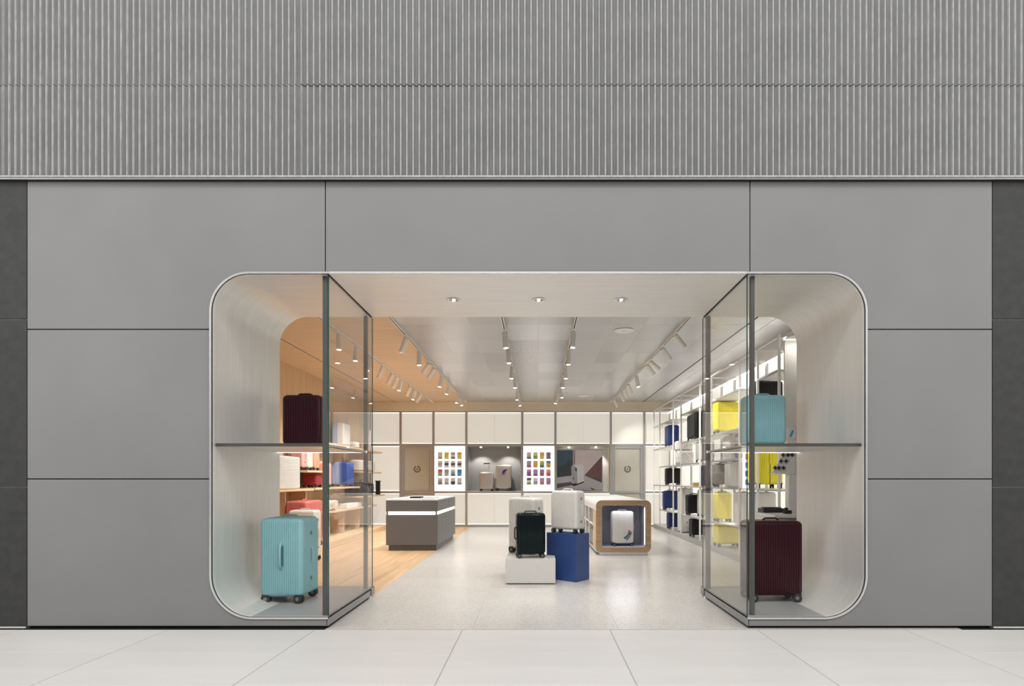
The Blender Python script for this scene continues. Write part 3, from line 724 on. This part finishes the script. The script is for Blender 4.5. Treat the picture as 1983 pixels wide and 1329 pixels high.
PAINT = {
 'teal': ((.25,.47,.51), .45, 0), 'burgundy': ((.032,.0035,.009), .34, 0), 'silver': ((.62,.60,.57), .36, .35), 'white': ((.66,.645,.62), .35, 0),
 'black': ((.012,.012,.013), .32, 0), 'racing': ((.004,.009,.011), .12, 0), 'yellow': ((.80,.70,.02), .32, 0), 'navy': ((.016,.032,.12), .35, 0),
 'blue': ((.03,.09,.36), .35, 0), 'skyblue': ((.28,.36,.62), .35, 0), 'coral': ((.62,.17,.15), .32, 0), 'pink': ((.80,.42,.38), .35, 0),
 'red': ((.30,.02,.03), .3, 0), 'peach': ((.80,.46,.36), .4, 0), 'grey': ((.20,.20,.19), .4, .1), 'orange': ((.75,.34,.22), .4, 0), 'champagne': ((.56,.54,.51), .36, .3)}
def paint(c):
    a = PAINT[c]; return mat('shell_'+c, a[0], a[1], a[2], noise=.03, scale=8, spec=.2 if c in ('burgundy', 'black', 'navy', 'racing') else .5)
def suitcase(label, loc, w_=.40, h=.55, d=.22, color='silver', rz=0, group=None, wheels=True, grooves=True, detail=2, front_handle=False, base_z=0, lie=None, pitch=.026, hub=None, rear=None, latches=True, cat='suitcase', telescopic=False, band=None, hside=1):
    big = h > .66; wm, hm, r = wheel_meshes(big)
    zb = (.058 if big else .044) if wheels else .004
    root = empty('suitcase', loc, rz); tag(root, label, cat, group)
    P = paint(color); P2 = paint(rear) if rear else P
    me = shell_meshes(w_, h, d, zb, grooves, pitch, P, color)
    mk('front_shell', me, root)
    me2 = me if not rear else shell_meshes(w_, h, d, zb, grooves, pitch, P2, rear)
    mk('rear_shell', me2, root, rz=pi)
    bm_ = M_CHROME if color == 'racing' else M_RUB if color in ('black', 'burgundy', 'navy') else (band or P)
    B().prism(rrect(-w_/2+.0015, w_/2-.0015, zb+.0015, h-.0015, .040, 6), 'y', -.0058, .0058).build('zip_band', bm_, root)
    if wheels:
        iw, idp = w_/2-(.044 if big else .034), d/2-(.034 if big else .026)
        for sx in (-1, 1):
            for sy in (-1, 1):
                hs = mk('wheel_housing', hm, root, (sx*iw, sy*idp, 0))
                mk('wheel', wm, hs, (0, 0, 0), rz=R(90) if detail > 1 and sx*sy > 0 else R(75))
    if detail > 0:
        hb = B(); hw = .075
        hb.tube([(-hw, 0, h-.004), (-hw+.012, 0, h+.012), (-hw+.03, 0, h+.018), (hw-.03, 0, h+.018), (hw-.012, 0, h+.012), (hw, 0, h-.004)], .0085, 8)
        hb.build('top_handle', P if color not in ('racing',) else M_RUB, root, smooth=True)
        hb = B(); zc = (h+zb)/2; x = w_/2; q_ = hside
        hb.tube([((x-.004)*q_, 0, zc-.075), ((x+.012)*q_, 0, zc-.065), ((x+.017)*q_, 0, zc-.04), ((x+.017)*q_, 0, zc+.04), ((x+.012)*q_, 0, zc+.065), ((x-.004)*q_, 0, zc+.075)], .0075, 8)
        hb.build('side_handle', P if color != 'racing' else M_RUB, root, smooth=True)
        if latches:
            for s_ in (-1, 1):
                zz = zc+s_*h*.27
                B().box(w_/2-.001, w_/2+.006, -.016, .016, zz-.016, zz+.016).build('latch', paint_dark(color), root, bevel=.002)
    if front_handle:
        hb = B(); y = -d/2; z0, z1 = h*.50, h*.62
        zc = h*.56
        hb.tube([(0, y+.004, zc-.115), (0, y-.012, zc-.10), (0, y-.026, zc-.075), (0, y-.028, zc), (0, y-.026, zc+.075), (0, y-.012, zc+.10), (0, y+.004, zc+.115)], .011, 10)
        hb.build('front_handle', P, root, smooth=True)
        B().prism(rrect(-.022, .022, zc-.10, zc+.10, .02, 6), 'y', y-.0035, y+.002).build('handle_plate', paint_dark(color), root, smooth=False)
    if telescopic:
        tb = B()
        for s_ in (-1, 1): tb.cyl((s_*.07, d/2-.04, h-.02), (s_*.07, d/2-.04, h+telescopic), .006, 8)
        tb.build('pull_rods', M_CHROME, root, smooth=True)
        B().box(-.085, .085, d/2-.055, d/2-.025, h+telescopic, h+telescopic+.028).build('pull_grip', M_RUB, root, bevel=.006)
    if lie: root.rotation_euler = lie
    return root
def paint_dark(c):
    a = PAINT[c]; return mat('shade_'+c, tuple(v*.35 for v in a[0]), .5, a[2])

# display windows
WF = ZB+.003
suitcase('large teal trunk suitcase with a vertical front handle in the left window', (px(563, 5.24+.19), 5.24+.185, WF), .385, .775, .40, 'teal', 0, 'suitcases in the display windows', front_handle=True, pitch=.021)
suitcase('burgundy cabin suitcase on the steel shelf of the left window', (px(580, 5.6)+.005, 5.73, 1.518), .375, .535, .22, 'burgundy', 0, 'suitcases in the display windows')
suitcase('teal cabin suitcase on the steel shelf of the right window', (px(1487, 5.6), 5.73, 1.518), .385, .535, .22, 'teal', 0, 'suitcases in the display windows', pitch=.021)
suitcase('large burgundy suitcase standing on the floor of the right window', (px(1503, 5.29), 5.28+.14, WF), .49, .745, .28, 'burgundy', 0, 'suitcases in the display windows', pitch=.022)

# podiums
pd = B().prism([(-.371, 6.76), (.216, 6.76), (.216, 7.075), (.095, 7.17), (.095, 7.62), (-.371, 7.62)], 'z', .012, .296).build('display_block', M_BLOCK, bevel=.003)
tag(pd, 'low white display block on the terrazzo floor under two suitcases', 'display block', 'display blocks')
box('toe', (-.34, .18, 6.80, 7.56, 0, .0118), M_DARK, pd)
a_ = R(39.5); A = Vector((.466, 6.89)); u = Vector((sin(a_), cos(a_)))*.275; v = Vector((-cos(a_), sin(a_)))*.45
bp = [A, A+u, A+u+v, A+v]
pb_ = B().prism([(p.x, p.y) for p in bp], 'z', .0, .571).build('display_block', M_BLUEB, bevel=.002)
tag(pb_, 'tall royal blue display block set at an angle beside the white block', 'display block', 'display blocks')
# cut clearance: move the blue block back so that it stands clear of the white one
c = A+u*.5+v*.5
suitcase('silver grooved cabin suitcase on top of the blue block', (c.x, c.y, .571), .385, .52, .205, 'white', -R(36), 'suitcases on the display blocks', rear=None, pitch=.021)
suitcase('tall white grooved suitcase at the back of the white block', (-.14, 7.375, .296), .40, .70, .24, 'white', -R(34), 'suitcases on the display blocks', pitch=.021)
suitcase('glossy blackish green cabin suitcase at the front of the white block', (px(1027, 6.95), 6.93, .296), .345, .535, .20, 'racing', R(8), 'suitcases on the display blocks', pitch=.021, hside=-1, band=1)

# ---------------------------------------------------------------- grey counter
cn = empty('sales_counter', (-2.155, 11.02, 0)); tag(cn, 'dark grey sales counter with a pale top on the oak floor', 'counter')
cw, cd = .445, 1.07
box('toe_base', (-cw+.035, cw-.03, -cd+.05, cd-.10, 0, .0995), M_COUNT, cn)
box('lower_body', (-cw, cw-.004, -cd, cd, .10, .622), M_COUNT, cn, bevel=.003)
box('light_gap', (-cw+.02, cw-.02, -cd+.02, cd-.02, .6225, .6775), M_LED, cn)
for x, y in ((cw-.04, -cd+.01), (-cw+.01, -cd+.01)): box('spacer', (x, x+.025, y, y+.025, .6225, .6775), M_COUNT, cn)
box('upper_body', (-cw, cw-.004, -cd, cd, .678, .868), M_COUNT, cn, bevel=.003)
box('counter_top', (-cw-.001, cw-.003, -cd-.001, cd+.001, .8685, .891), M_MARBLE, cn, bevel=.003)
for k in range(5):
    y = -cd+.01+k*.425; box('drawer_front', (cw-.0038, cw, y, y+.418, .105, .617), M_COUNT, cn); box('upper_side_panel', (cw-.0038, cw, y, y+.418, .682, .864), M_COUNT, cn)
o = B().box(-.10, .10, -.13, .13, 0, .028).build('tablet', M_RUB, None, (-2.21, 10.62, .8912), bevel=.005); tag(o, 'flat black tray lying on the grey counter', 'tray')
o = B().box(-.11, .11, -.14, .14, 0, .012).build('leaflet_stack', M_WHITE, None, (-1.96, 10.75, .8912), bevel=.003); tag(o, 'pale leaflet stack lying beside the black tray', 'leaflets')

# ---------------------------------------------------------------- oak display box
X0, X1, YA, YZ, ZA, ZZ = .957, 1.845, 9.36, 12.9, .050, .889
db = empty('display_counter', ((X0+X1)/2, YA, 0)); tag(db, 'long display counter ending in a rounded oak box with a lit recess', 'display counter')
hw = (X1-X0)/2
outer = rrect(-hw, hw, ZA, ZZ, .085, 10); inner = rrect(-.355, .365, ZA+.075, ZZ-.075, .045, 10)
def ring_prism(b, o_, i_, y0, y1, mi=0):
    n = len(o_)
    Vo0 = [b.bm.verts.new((p[0], y0, p[1])) for p in o_]; Vo1 = [b.bm.verts.new((p[0], y1, p[1])) for p in o_]
    Vi0 = [b.bm.verts.new((p[0], y0, p[1])) for p in i_]; Vi1 = [b.bm.verts.new((p[0], y1, p[1])) for p in i_]
    for k in range(n):
        j = (k+1) % n
        for f in ((Vo0[k], Vo0[j], Vi0[j], Vi0[k]), (Vo1[k], Vo1[j], Vi1[j], Vi1[k]), (Vo0[k], Vo0[j], Vo1[j], Vo1[k]), (Vi0[k], Vi0[j], Vi1[j], Vi1[k])):
            b.bm.faces.new(f).material_index = mi
b = B(); ring_prism(b, outer, inner, 0, .07); b.build('oak_surround', M_WOODD, db, smooth=True)
b = B(); ring_prism(b, rrect(-.357, .367, ZA+.073, ZZ-.073, .047, 10), rrect(-.345, .355, ZA+.085, ZZ-.085, .04, 10), .02, .55)
b.build('lining', M_LAV, db, smooth=True)
box('lining_back', (-.37, .38, .55, .57, ZA+.06, ZZ-.06), M_LAV, db)
B().box(.343, .350, .05, .06, ZA+.12, ZZ-.12).build('light_strip', M_LED, db)
lt = bpy.data.lights.new('recess_lamp', 'AREA'); lt.shape = 'RECTANGLE'; lt.size = .5; lt.size_y = .05; lt.energy = 2.2; lt.color = (.9, .92, 1)
lo = bpy.data.objects.new('recess_lamp', lt); COL.objects.link(lo); lo.parent = db; lo.location = (0, .07, ZZ-.095); lo.rotation_euler = (R(-25), 0, 0)
# white metal shell over the top
tp = [(-hw-.004, ZZ-.16), (-hw-.004, ZZ-.085)]+arc(-hw+.085, ZZ-.085, .089, 180, 90, 8)+arc(hw-.085, ZZ-.085, .089, 90, 0, 8)+[(hw+.004, ZZ-.085), (hw+.004, ZA+.3)]
ti = [(x*.9915, z-.0045) for x, z in tp]
B().prism(tp+ti[::-1], 'y', .012, YZ-YA).build('metal_top', M_WHITE, db, smooth=True)
box('toe_base', (-hw+.06, hw-.05, .03, YZ-YA-.05, 0, .052), M_RIM, db, bevel=.002)
box('body', (-hw+.13, hw-.004, .58, YZ-YA, ZA, ZZ-.012), M_LAV, db)
box('underboard', (-hw, hw-.01, .071, YZ-YA, ZA+.002, ZA+.035), M_RIM, db)
box('end_post', (-hw, -.361, .071, .55, ZA+.036, ZZ-.165), M_WOODS, db)
for k in range(4):
    y = .55+.75*k
    if k: box('upright', (-hw, -hw+.13, y, y+.10, ZA+.036, ZZ-.165), M_WHITE, db)
    box('bin_shelf', (-hw+.004, -hw+.13, y+(.1005 if k else .0005), y+.7495, .44, .465), M_WHITE, db)
    for z in (.10, .475):
        if z > .3 and k == 3: continue
        o = B().box(0, .10, 0, .58, 0, .24).build('storage_bin', M_HUB, db, (-hw+.02, y+.13, z), bevel=.01)
# suitcase inside the recess
sc0 = suitcase('white grooved cabin suitcase with a colourful sticker inside the oak box', (px(1204.5, 9.55), 9.56, ZA+.0855), .355, .575, .19, 'white', R(5), None, pitch=.021)
st = B(); y = -.1-.004
def stick(pts, mi): st.bm.faces.new([st.bm.verts.new((p[0], y, p[1])) for p in pts]).material_index = mi
stick([(.0, .135), (.03, .115), (.095, .165), (.075, .195)], 0); stick([(.04, .11), (.06, .10), (.12, .165), (.10, .175)], 0)
stick([(.032, .118), (.042, .112), (.11, .175), (.098, .178)], 1)
stick([(.075, .20), (.10, .17), (.135, .19), (.13, .225), (.11, .24), (.085, .235)], 3); stick([(.085, .235), (.10, .24), (.145, .215), (.15, .225), (.10, .265), (.09, .275)], 4)
stick([(.07, .20), (.085, .195), (.095, .215), (.08, .225)], 2)
st.build('sticker', [mat('st_teal', (.01,.10,.16), .5), mat('st_white', (.7,.7,.7), .5), mat('st_orange', (.6,.2,.04), .5), mat('st_brown', (.13,.09,.07), .5), mat('st_grey', (.2,.21,.22), .5)], sc0)

# niche suitcases
suitcase('small silver suitcase with raised pull handle in the grey niche', (bx(941), YW+.20, zn), .36, .50, .20, 'champagne', 0, 'silver suitcases in the grey niche', detail=1, grooves=False, telescopic=.22)
p_ = suitcase('larger silver suitcase with a red and blue bird sticker in the grey niche', (bx(974), YW+.27, zn), .42, .69, .24, 'champagne', 0, 'silver suitcases in the grey niche', detail=1, grooves=False)
st = B(); y = -.122
stick([(-.03, .42), (.02, .46), (.06, .53), (.04, .58), (-.01, .55), (-.03, .50)], 0); stick([(.03, .55), (.09, .59), (.11, .56), (.06, .51)], 1); stick([(.0, .42), (.03, .45), (.03, .36)], 2); stick([(.03, .46), (.06, .50), (.07, .44)], 1)
st.build('sticker', [mat('st_blue', (.03,.05,.45), .5), mat('st_red', (.5,.02,.04), .5), mat('st_orange', (.6,.2,.04), .5)], p_)

# ---------------------------------------------------------------- right metal shelving
XS = 3.0; DS = .42
sh = empty('shelving_unit', (XS, 7.2, 0)); tag(sh, 'white metal shelving with backlit panels along the right side of the shop', 'shelving')
UY = [7.2, 7.9, 8.6, 10.0, 10.7, 12.1, 12.8, 14.2, 14.9]
y0_ = 7.2
for i, y in enumerate(UY):
    yy = y-y0_
    B().box(0, .028, yy-.014, yy+.014, .10, 3.0).build('upright', M_WHITE, sh)
    B().box(DS-.02, DS+.01, yy-.02, yy+.02, .10, 3.0).build('rear_upright', M_FRAME, sh)
    B().box(.0285, DS-.0205, yy-.008, yy+.008, 2.975, 2.998).build('cross_rail', M_WHITE, sh)
B().box(0, .028, -.014, UY[-1]-y0_+.014, 3.0005, 3.03).build('top_rail', M_WHITE, sh)
B().box(-.002, DS+.02, -.014, UY[-1]-y0_+.014, 0, .0995).build('base', M_FRAME, sh, bevel=.004)
B().box(DS-.06, DS-.045, -.014, UY[-1]-y0_+.014, 2.93, 2.955).build('light_rail', M_LED, sh)
zrow = [.10, 1.10, 2.0, 3.0]
for a, c in zip(UY, UY[1:]):
    for z0, z1 in zip(zrow, zrow[1:]):
        B().box(DS+.015, DS+.03, a-y0_+.022, c-y0_-.022, z0+.012, z1-.012).build('backlit_panel', M_LIGHTS, sh)
def shelf(ya, yb, z, x0=.0, x1=DS-.021):
    B().box(x0+.029, x1, ya-y0_+.015, yb-y0_-.015, z-.022, z).build('shelf', M_WHITE, sh)
    B().box(x0+.002, x0+.0288, ya-y0_+.015, yb-y0_-.015, z-.024, z+.001).build('shelf_edge', M_FRAME, sh)
for ya, yb, zs_ in ((7.2, 7.9, (2.6, 2.0, 1.10)), (7.9, 8.6, (2.0, 1.10, .51)), (8.6, 10.0, (2.58, 2.0, 1.55, 1.10, .51)), (10.0, 10.7, (2.58, 2.0, 1.10)), (10.7, 12.1, (2.58, 2.0, 1.55, 1.10, .51)),
                    (12.1, 12.8, (1.55, 1.10)), (12.8, 14.2, (2.58, 2.0, 1.55, 1.10, .51)), (14.2, 14.9, (2.58, 2.0, 1.10))):
    for z in zs_: shelf(ya, yb, z)
RG = 'suitcases on the metal shelving'
def rs_(label, x, y, z, w_, h, d, color, face='c', **k):
    """face 'c' faces the entrance (-Y), 'a' faces the aisle (-X)"""
    rz = 0 if face == 'c' else -pi/2
    return suitcase(label, (XS+x, y, z), w_, h, d, color, rz, RG, detail=k.pop('detail', 1), **k)
rs_('black suitcase on the upper metal shelf behind the teal window suitcase', .20, 8.10, 2.001, .385, .595, .28, 'black', hub=1)
rs_('yellow suitcase seen edge-on under the teal window suitcase', .215, 8.16, 1.101, .36, .80, .37, 'yellow', 'a', band=M_RUB)
rs_('wide yellow suitcase on the upper shelf beside the window post', .205, 9.83, 2.001, .385, .537, .24, 'yellow')
rs_('small suitcase, half grey and half peach, on the middle metal shelf', .20, 8.95, 1.551, .24, .405, .22, 'grey', 'a', rear='peach', wheels=False)
rs_('pale champagne suitcase behind the half peach one on the middle metal shelf', .21, 9.55, 1.551, .34, .40, .20, 'champagne', 'a', wheels=False)
rs_('tall grey grooved suitcase below the half peach one', .17, 9.83, 1.101, .31, .40, .24, 'grey')
rs_('silver suitcase standing beside the tall grey one on the metal shelf', .19, 9.25, 1.101, .33, .40, .22, 'silver', wheels=False)
rs_('yellow cabin suitcase in the wide bay behind the right-hand glass, above the lowest board', .155, 9.85, .511, .27, .50, .22, 'yellow')
rs_('white suitcase standing beside the yellow cabin suitcase near the lowest board', .20, 8.95, .511, .34, .52, .20, 'white', 'a', wheels=False)
rs_('low yellow suitcase on the shelving base behind the right-hand glass', .205, 9.80, .101, .38, .375, .28, 'yellow', detail=0)
rs_('white suitcase under the strip of little pictures in the narrow bay', .20, 8.25, .511, .35, .54, .24, 'white', wheels=False, grooves=False)
rs_('black trunk with stickers on its end, on the upper metal shelf', .205, 11.45, 2.001, .62, .52, .33, 'black', 'a')
rs_('navy suitcase on the far upper metal shelf', .17, 13.6, 2.001, .40, .50, .26, 'navy', 'a')
rs_('tall champagne suitcase above the small gold box on the metal shelving', .19, 11.0, 1.551, .34, .40, .28, 'champagne', 'a')
rs_('black grooved suitcase on the far middle metal shelf', .18, 13.55, 1.101, .34, .40, .24, 'black')
rs_('navy suitcase on the far low board, right of the rear door', .17, 13.75, .511, .34, .46, .24, 'navy')
rs_('white grooved suitcase beside the far navy suitcases', .19, 12.45, .101, .33, .95, .27, 'white', 'a', wheels=False)
rs_('blue suitcase on the far end of the shelving base', .20, 13.3, .101, .40, .38, .26, 'navy', detail=0)
rs_('black suitcase on the low board between the white and champagne ones', .16, 11.65, .511, .30, .42, .24, 'black')
rs_('champagne grooved suitcase beside a black one on the low board', .21, 11.05, .511, .34, .53, .22, 'champagne', 'a')
rs_('black suitcase lying low on the shelving base under the champagne one', .20, 11.4, .101, .36, .36, .28, 'black')
rs_('navy suitcase hanging in the bay above the small gold box', .24, 10.9, 1.101, .30, .40, .20, 'navy')
# pieces that are not suitcases
def soft(name, label, cat, loc, w_, d, h, m, rz=0, group=None, e=4.0, parent=None):
    b = B(); rs = []
    for i in range(9):
        t_ = i/8; z = h*t_; s_ = (1-abs(2*t_-1)**e)**(1/e)*.22+.78 if 0 < t_ < 1 else .74
        rs.append([((abs(cos(a))**(2/e))*math.copysign(1, cos(a))*w_/2*s_, (abs(sin(a))**(2/e))*math.copysign(1, sin(a))*d/2*s_, z) for a in [2*pi*k/20 for k in range(20)]])
    b.rings(rs); o = b.build(name, m, parent, loc, smooth=True); o.rotation_euler = (0, 0, rz)
    if label: tag(o, label, cat, group)
    return o
M_SPK = speckle_mat('speckled_fabric', (.55,.53,.50), (.18,.17,.16), (.72,.70,.68), .7, 55)
soft('speckled_bag', 'pale speckled bag, upper of the two stacked on the metal shelving', 'bag', (XS+.21, 12.75, 1.86), .34, .42, .22, M_SPK, group='speckled bags')
soft('speckled_bag', 'pale speckled bag, lower of the two stacked on the metal shelving', 'bag', (XS+.21, 12.6, 1.551), .36, .38, .305, M_SPK, group='speckled bags')
o = B().box(-.12, .12, -.06, .06, 0, .07).build('gold_box', mat('gold', (.55,.38,.08), .35, .6), None, (XS+.20, 11.4, 1.1005), bevel=.006); tag(o, 'small gold box on the metal shelf beside a navy suitcase', 'box')
# picture strip
psn = empty('picture_strip', (XS+.105, 8.52, 1.48)); tag(psn, 'narrow white lightbox strip with four small pictures on the metal shelving', 'lightbox')
B().box(-.07, .07, 0, .02, -.375, .19).build('lit_face', M_LIGHTW, psn)
for k, c in enumerate(((.75,.25,.08), (.10,.25,.42), (.05,.12,.45), (.06,.15,.5))):
    z = .08-.125*k
    B().box(-.04, .035, -.003, -.0005, z-.04, z+.045).build('picture', mat('strip_%d' % k, c, .5, emit=.5, ecol=c), psn)
# end panel and small items near the entrance
ep = empty('end_panel', (XS+.02, 7.05, 0)); tag(ep, 'perforated grey end panel beside the black suitcase, over the white desk', 'panel')
box('perforated_sheet', (0, .445, 0, .03, 1.72, 2.93), M_PERF, ep)
box('lower_sheet', (.03, .445, .002, .028, .84, 1.7195), M_WHITE, ep)
box('upper_cap', (0, .445, -.01, .04, 2.93, 2.965), M_LED, ep)
lt = bpy.data.lights.new('end_panel_lamp', 'AREA'); lt.shape = 'RECTANGLE'; lt.size = .4; lt.size_y = .04; lt.energy = 1.6; lt.color = (1, .96, .9)
lo = bpy.data.objects.new('end_panel_lamp', lt); COL.objects.link(lo); lo.parent = ep; lo.location = (.2, -.18, 2.9); lo.rotation_euler = (R(12), 0, 0)
box('lamp_arm', (0, .4, -.20, -.011, 2.935, 2.95), M_WHITE, ep)
dk = empty('desk', (XS, 6.7, 0)); tag(dk, 'white built-in desk beside the right window', 'desk')
box('desk_top', (-.36, .45, -.28, .44, .80, .83), M_WHITE, dk, bevel=.004)
box('desk_front', (-.33, .45, .38, .40, 0, .7995), M_WHITE, dk)
box('desk_leg', (-.33, -.30, -.24, .375, 0, .7995), M_WHITE, dk)
o = B().box(-.13, .13, -.09, .09, 0, .05).box(-.10, .10, -.06, .06, .0502, .062).build('packing_case', M_RUB, None, (XS-.165, 7.0, .8305), bevel=.006); tag(o, 'flat black case lying on the white desk', 'case')
o = B().box(-.04, .04, -.03, .03, 0, .04).box(-.03, 0, -.02, .02, .04, .07).build('desk_gadget', M_RUB, None, (XS-.10, 6.7, .8305), bevel=.004); tag(o, 'small black gadget at the window end of the white desk', 'gadget')
wb = B().box(-.06, .06, -.05, .05, 0, .46).build('white_box', M_WHITE, None, (XS+.04, 6.90, .8305), bevel=.006); tag(wb, 'tall white box standing on the white desk under the black spiked charms', 'box')
cs = empty('charm_stand', (XS-.03, 6.88, 1.2912)); tag(cs, 'tilted white stand carrying rows of black spiky charms', 'stand')
box('base_shelf', (-.17, .12, -.05, .10, .0, .012), M_WHITE, cs)
B().prism([(-.15, .0125), (.12, .0125), (.12, .28), (.0, .28)], 'y', .05, .07).build('tilted_board', M_WHITE, cs)
for rw, zz, xx in (('bottom', .075, (-.125, -.078, -.022)), ('middle', .155, (-.055, .008)), ('top', .23, (-.03, .03, .082))):
    for k, x in enumerate(xx):
        rs = [[(x+.029*k_*cos(a)*(1 if i % 2 == 0 else .5), .034+y_, zz+.034*k_*sin(a)*(1 if i % 2 == 0 else .5)) for i, a in enumerate([2*pi*j/8 for j in range(8)])] for k_, y_ in ((.5, -.012), (1, 0), (.6, .0145))]
        c_ = B().rings(rs).build('spiked_charm', M_RUB, None, (XS-.03, 6.88, 1.2912))
        pos = ('left', 'right')[k] if len(xx) == 2 else ('left', 'middle', 'right')[k]
        tag(c_, 'black spiky charm on the tilted white stand, %s of the %s row' % (pos, rw), 'charm', 'black spiky charms')
o = B().prism(rrect(-.05, .05, 0, .12, .03, 5), 'y', 0, .02).build('paper_tag', [M_WHITE], None, (XS+.08, 7.0, 1.722-.002)); 
o.location = (XS+.075, 6.99, 1.725); tag(o, 'white and blue rounded tag hanging at the foot of the perforated panel', 'tag')
B().prism([(-.03, .02), (0, .015), (.03, .09), (.01, .105)], 'y', -.003, -.0005).build('print', mat('cyan_ink', (.1,.4,.65), .5), o)

# ---------------------------------------------------------------- left oak wall and shelves
wl = empty('wall_oak'); struct(wl, 'oak panelled left wall of the shop')
yk = 5.95; k = 0
while yk < YBACK-.1:
    y1 = min(yk+.915, YBACK-.10)
    B().box(XWL, XWL+.02, yk+.004, y1-.004, .10, HC).build('oak_panel', M_WOODW, wl); yk += .915; k += 1
box('panel_backing', (XWL, XWL+.004, YB, YBACK, 0, HC), M_DARK, wl)
box('oak_plinth', (XWL+.0205, XWL+.62, 8.2, 14.6, 0.0005, .10), M_WOODS, wl, bevel=.004)
def oak_shelf(label, y0, y1, z, x1=-3.93, x0=XWL+.0205):
    o = B().box(x0, x1, y0, y1, z-.035, z).build('oak_shelf', M_WOODS, bevel=.003); tag(o, label, 'shelf', 'oak wall shelves'); return o
oak_shelf('pale oak wall shelf under the white grooved trunk lying on its side', 8.7, 10.2, 1.07)
oak_shelf('short oak wall shelf carrying pink and white suitcases', 9.9, 10.85, 1.39)
oak_shelf('oak wall shelf under the dark red and blue suitcases', 10.25, 12.85, 1.08, -3.93)
oak_shelf('high oak wall shelf under the pale blue and white suitcase', 10.9, 13.1, 1.93)
oak_shelf('high oak wall shelf nearest the rear wall', 13.2, 14.7, 1.93, -3.93)
oak_shelf('oak wall shelf with pale boxes nearest the rear wall', 12.9, 14.6, 1.42)
oak_shelf('oak wall shelf under the black duffel bag', 12.9, 14.75, .86, -3.88)
oak_shelf('low oak wall shelf with the speckled pouch', 10.9, 14.2, .62)
for i, (y, z1) in enumerate(((8.75, 1.034), (9.32, 1.034), (10.15, 1.034), (11.3, .58), (12.15, .58), (13.2, .58))):
    o = box('oak_divider', (XWL+.0205, -4.06, y, y+.035, .1005, z1), M_WOODS); tag(o, 'upright oak divider under the wall shelves, %s from the entrance' % ORD[i], 'divider', 'oak dividers')
LGp = 'suitcases along the oak wall'
def ls(label, x, y, z, w_, h, d, color, face='a', **k):
    rz = pi/2 if face == 'a' else 0
    return suitcase(label, (x, y, z), w_, h, d, color, rz, LGp, detail=k.pop('detail', 1), **k)
# trunk on its side: long axis along Y, grooves horizontal
t_ = ls('white trunk lying on its side with level grooves on the oak shelf', -4.14, 9.05, 1.07, .54, .86, .24, 'white', wheels=False, detail=0)
t_.rotation_euler = (R(-90), R(0), R(0)); t_.rotation_euler = (Matrix(((0, -1, 0), (0, 0, 1), (-1, 0, 0)))).to_euler(); t_.location = (-4.14, 8.98, 1.341)
ls('coral suitcase on the short oak shelf', -4.13, 10.03, 1.391, .22, .50, .22, 'pink', 'c')
ls('white slim suitcase beside the coral one on the short oak shelf', -4.13, 10.30, 1.391, .24, .50, .20, 'white')
ls('orange patterned suitcase on the short oak shelf', -4.13, 10.58, 1.391, .26, .50, .22, 'orange')
ls('dark red suitcase with black wheels under the short oak shelf', -4.12, 10.62, 1.081, .30, .262, .26, 'red', detail=0)
ls('rose pink suitcase beside the blue one on the oak wall', -4.11, 11.02, 1.081, .34, .47, .28, 'pink')
ls('blue suitcase on the oak wall beside the black duffel bag', -4.17, 12.42, 1.081, .42, .52, .36, 'blue', rear='skyblue')
ls('high suitcase, half pale blue and half white, on the oak wall', -4.13, 12.2, 1.931, .42, .48, .26, 'white', rear='skyblue', wheels=False)
ls('large coral red suitcase behind the low white one by the oak wall', -3.86, 9.60, .101, .70, .78, .34, 'coral')
ls('low white suitcase in front of the large coral red one', -3.50, 8.72, .001, .40, .77, .26, 'white', 'c', grooves=False)
# soft goods
soft('white_pouch', 'small white pouch on the high oak shelf', 'bag', (-4.08, 12.85, 1.931), .22, .30, .14, M_WHITE)
o = B().box(-.10, .10, -.03, .03, 0, .46).build('white_board', M_WHITE, None, (-4.02, 13.6, 1.931), bevel=.004); tag(o, 'tall thin white board standing on the high oak shelf nearest the rear wall', 'board')
for i, (y, w_) in enumerate(((13.25, .40), (13.95, .40))):
    soft('pale_bag', ('pale beige bag on the oak shelf above the duffel bag, nearer the entrance', 'pale beige bag on the oak shelf above the duffel bag, nearer the rear wall')[i], 'bag',
         (-4.12, y, 1.421), .34, w_+.14, .26, mat('beige_cloth', (.60,.55,.48), .8, noise=.06), group='pale beige bags')
soft('white_case', 'white soft case under the pale beige bags on the oak wall', 'bag', (-4.10, 13.3, 1.17+.0), .30, .50, .20, M_WHITE) if False else None
df = empty('duffel_bag', (-4.10, 13.45, .861)); tag(df, 'black duffel bag lying on the oak shelf near the rear wall', 'bag')
soft('body', None, None, (0, 0, 0), .42, 1.05, .30, mat('black_nylon', (.010,.010,.012), .55, noise=.2, scale=12), parent=df)
B().tube([(.05, -.3, .27), (.06, -.22, .36), (.06, .1, .37), (.05, .25, .27)], .012, 8).build('carry_strap', M_RUB, df, smooth=True)
B().box(.19, .214, -.35, -.05, .08, .17).build('pocket_patch', M_HUB, df, bevel=.004)
o = B().box(-.05, .05, -.02, .06, 0, .32).box(-.06, .06, -.03, .07, .3205, .345).box(-.055, .055, -.028, .065, .02, .05).build('black_bag_stand', M_RUB, None, (-3.95, 14.35, .861), bevel=.004); tag(o, 'upright black case at the end of the shelf beyond the duffel bag', 'case')
soft('speckled_pouch', 'black and beige speckled pouch on the low oak shelf', 'bag', (-4.12, 11.4, .621), .26, .62, .20, speckle_mat('leopard', (.62,.55,.45), (.03,.03,.03), (.70,.64,.55), .7, 30))
o = B().box(-.12, .12, -.5, .5, 0, .10).build('white_tray', M_WHITE, None, (-4.10, 12.65, .621), bevel=.01); tag(o, 'long white tray beside the speckled pouch on the low oak shelf', 'tray')
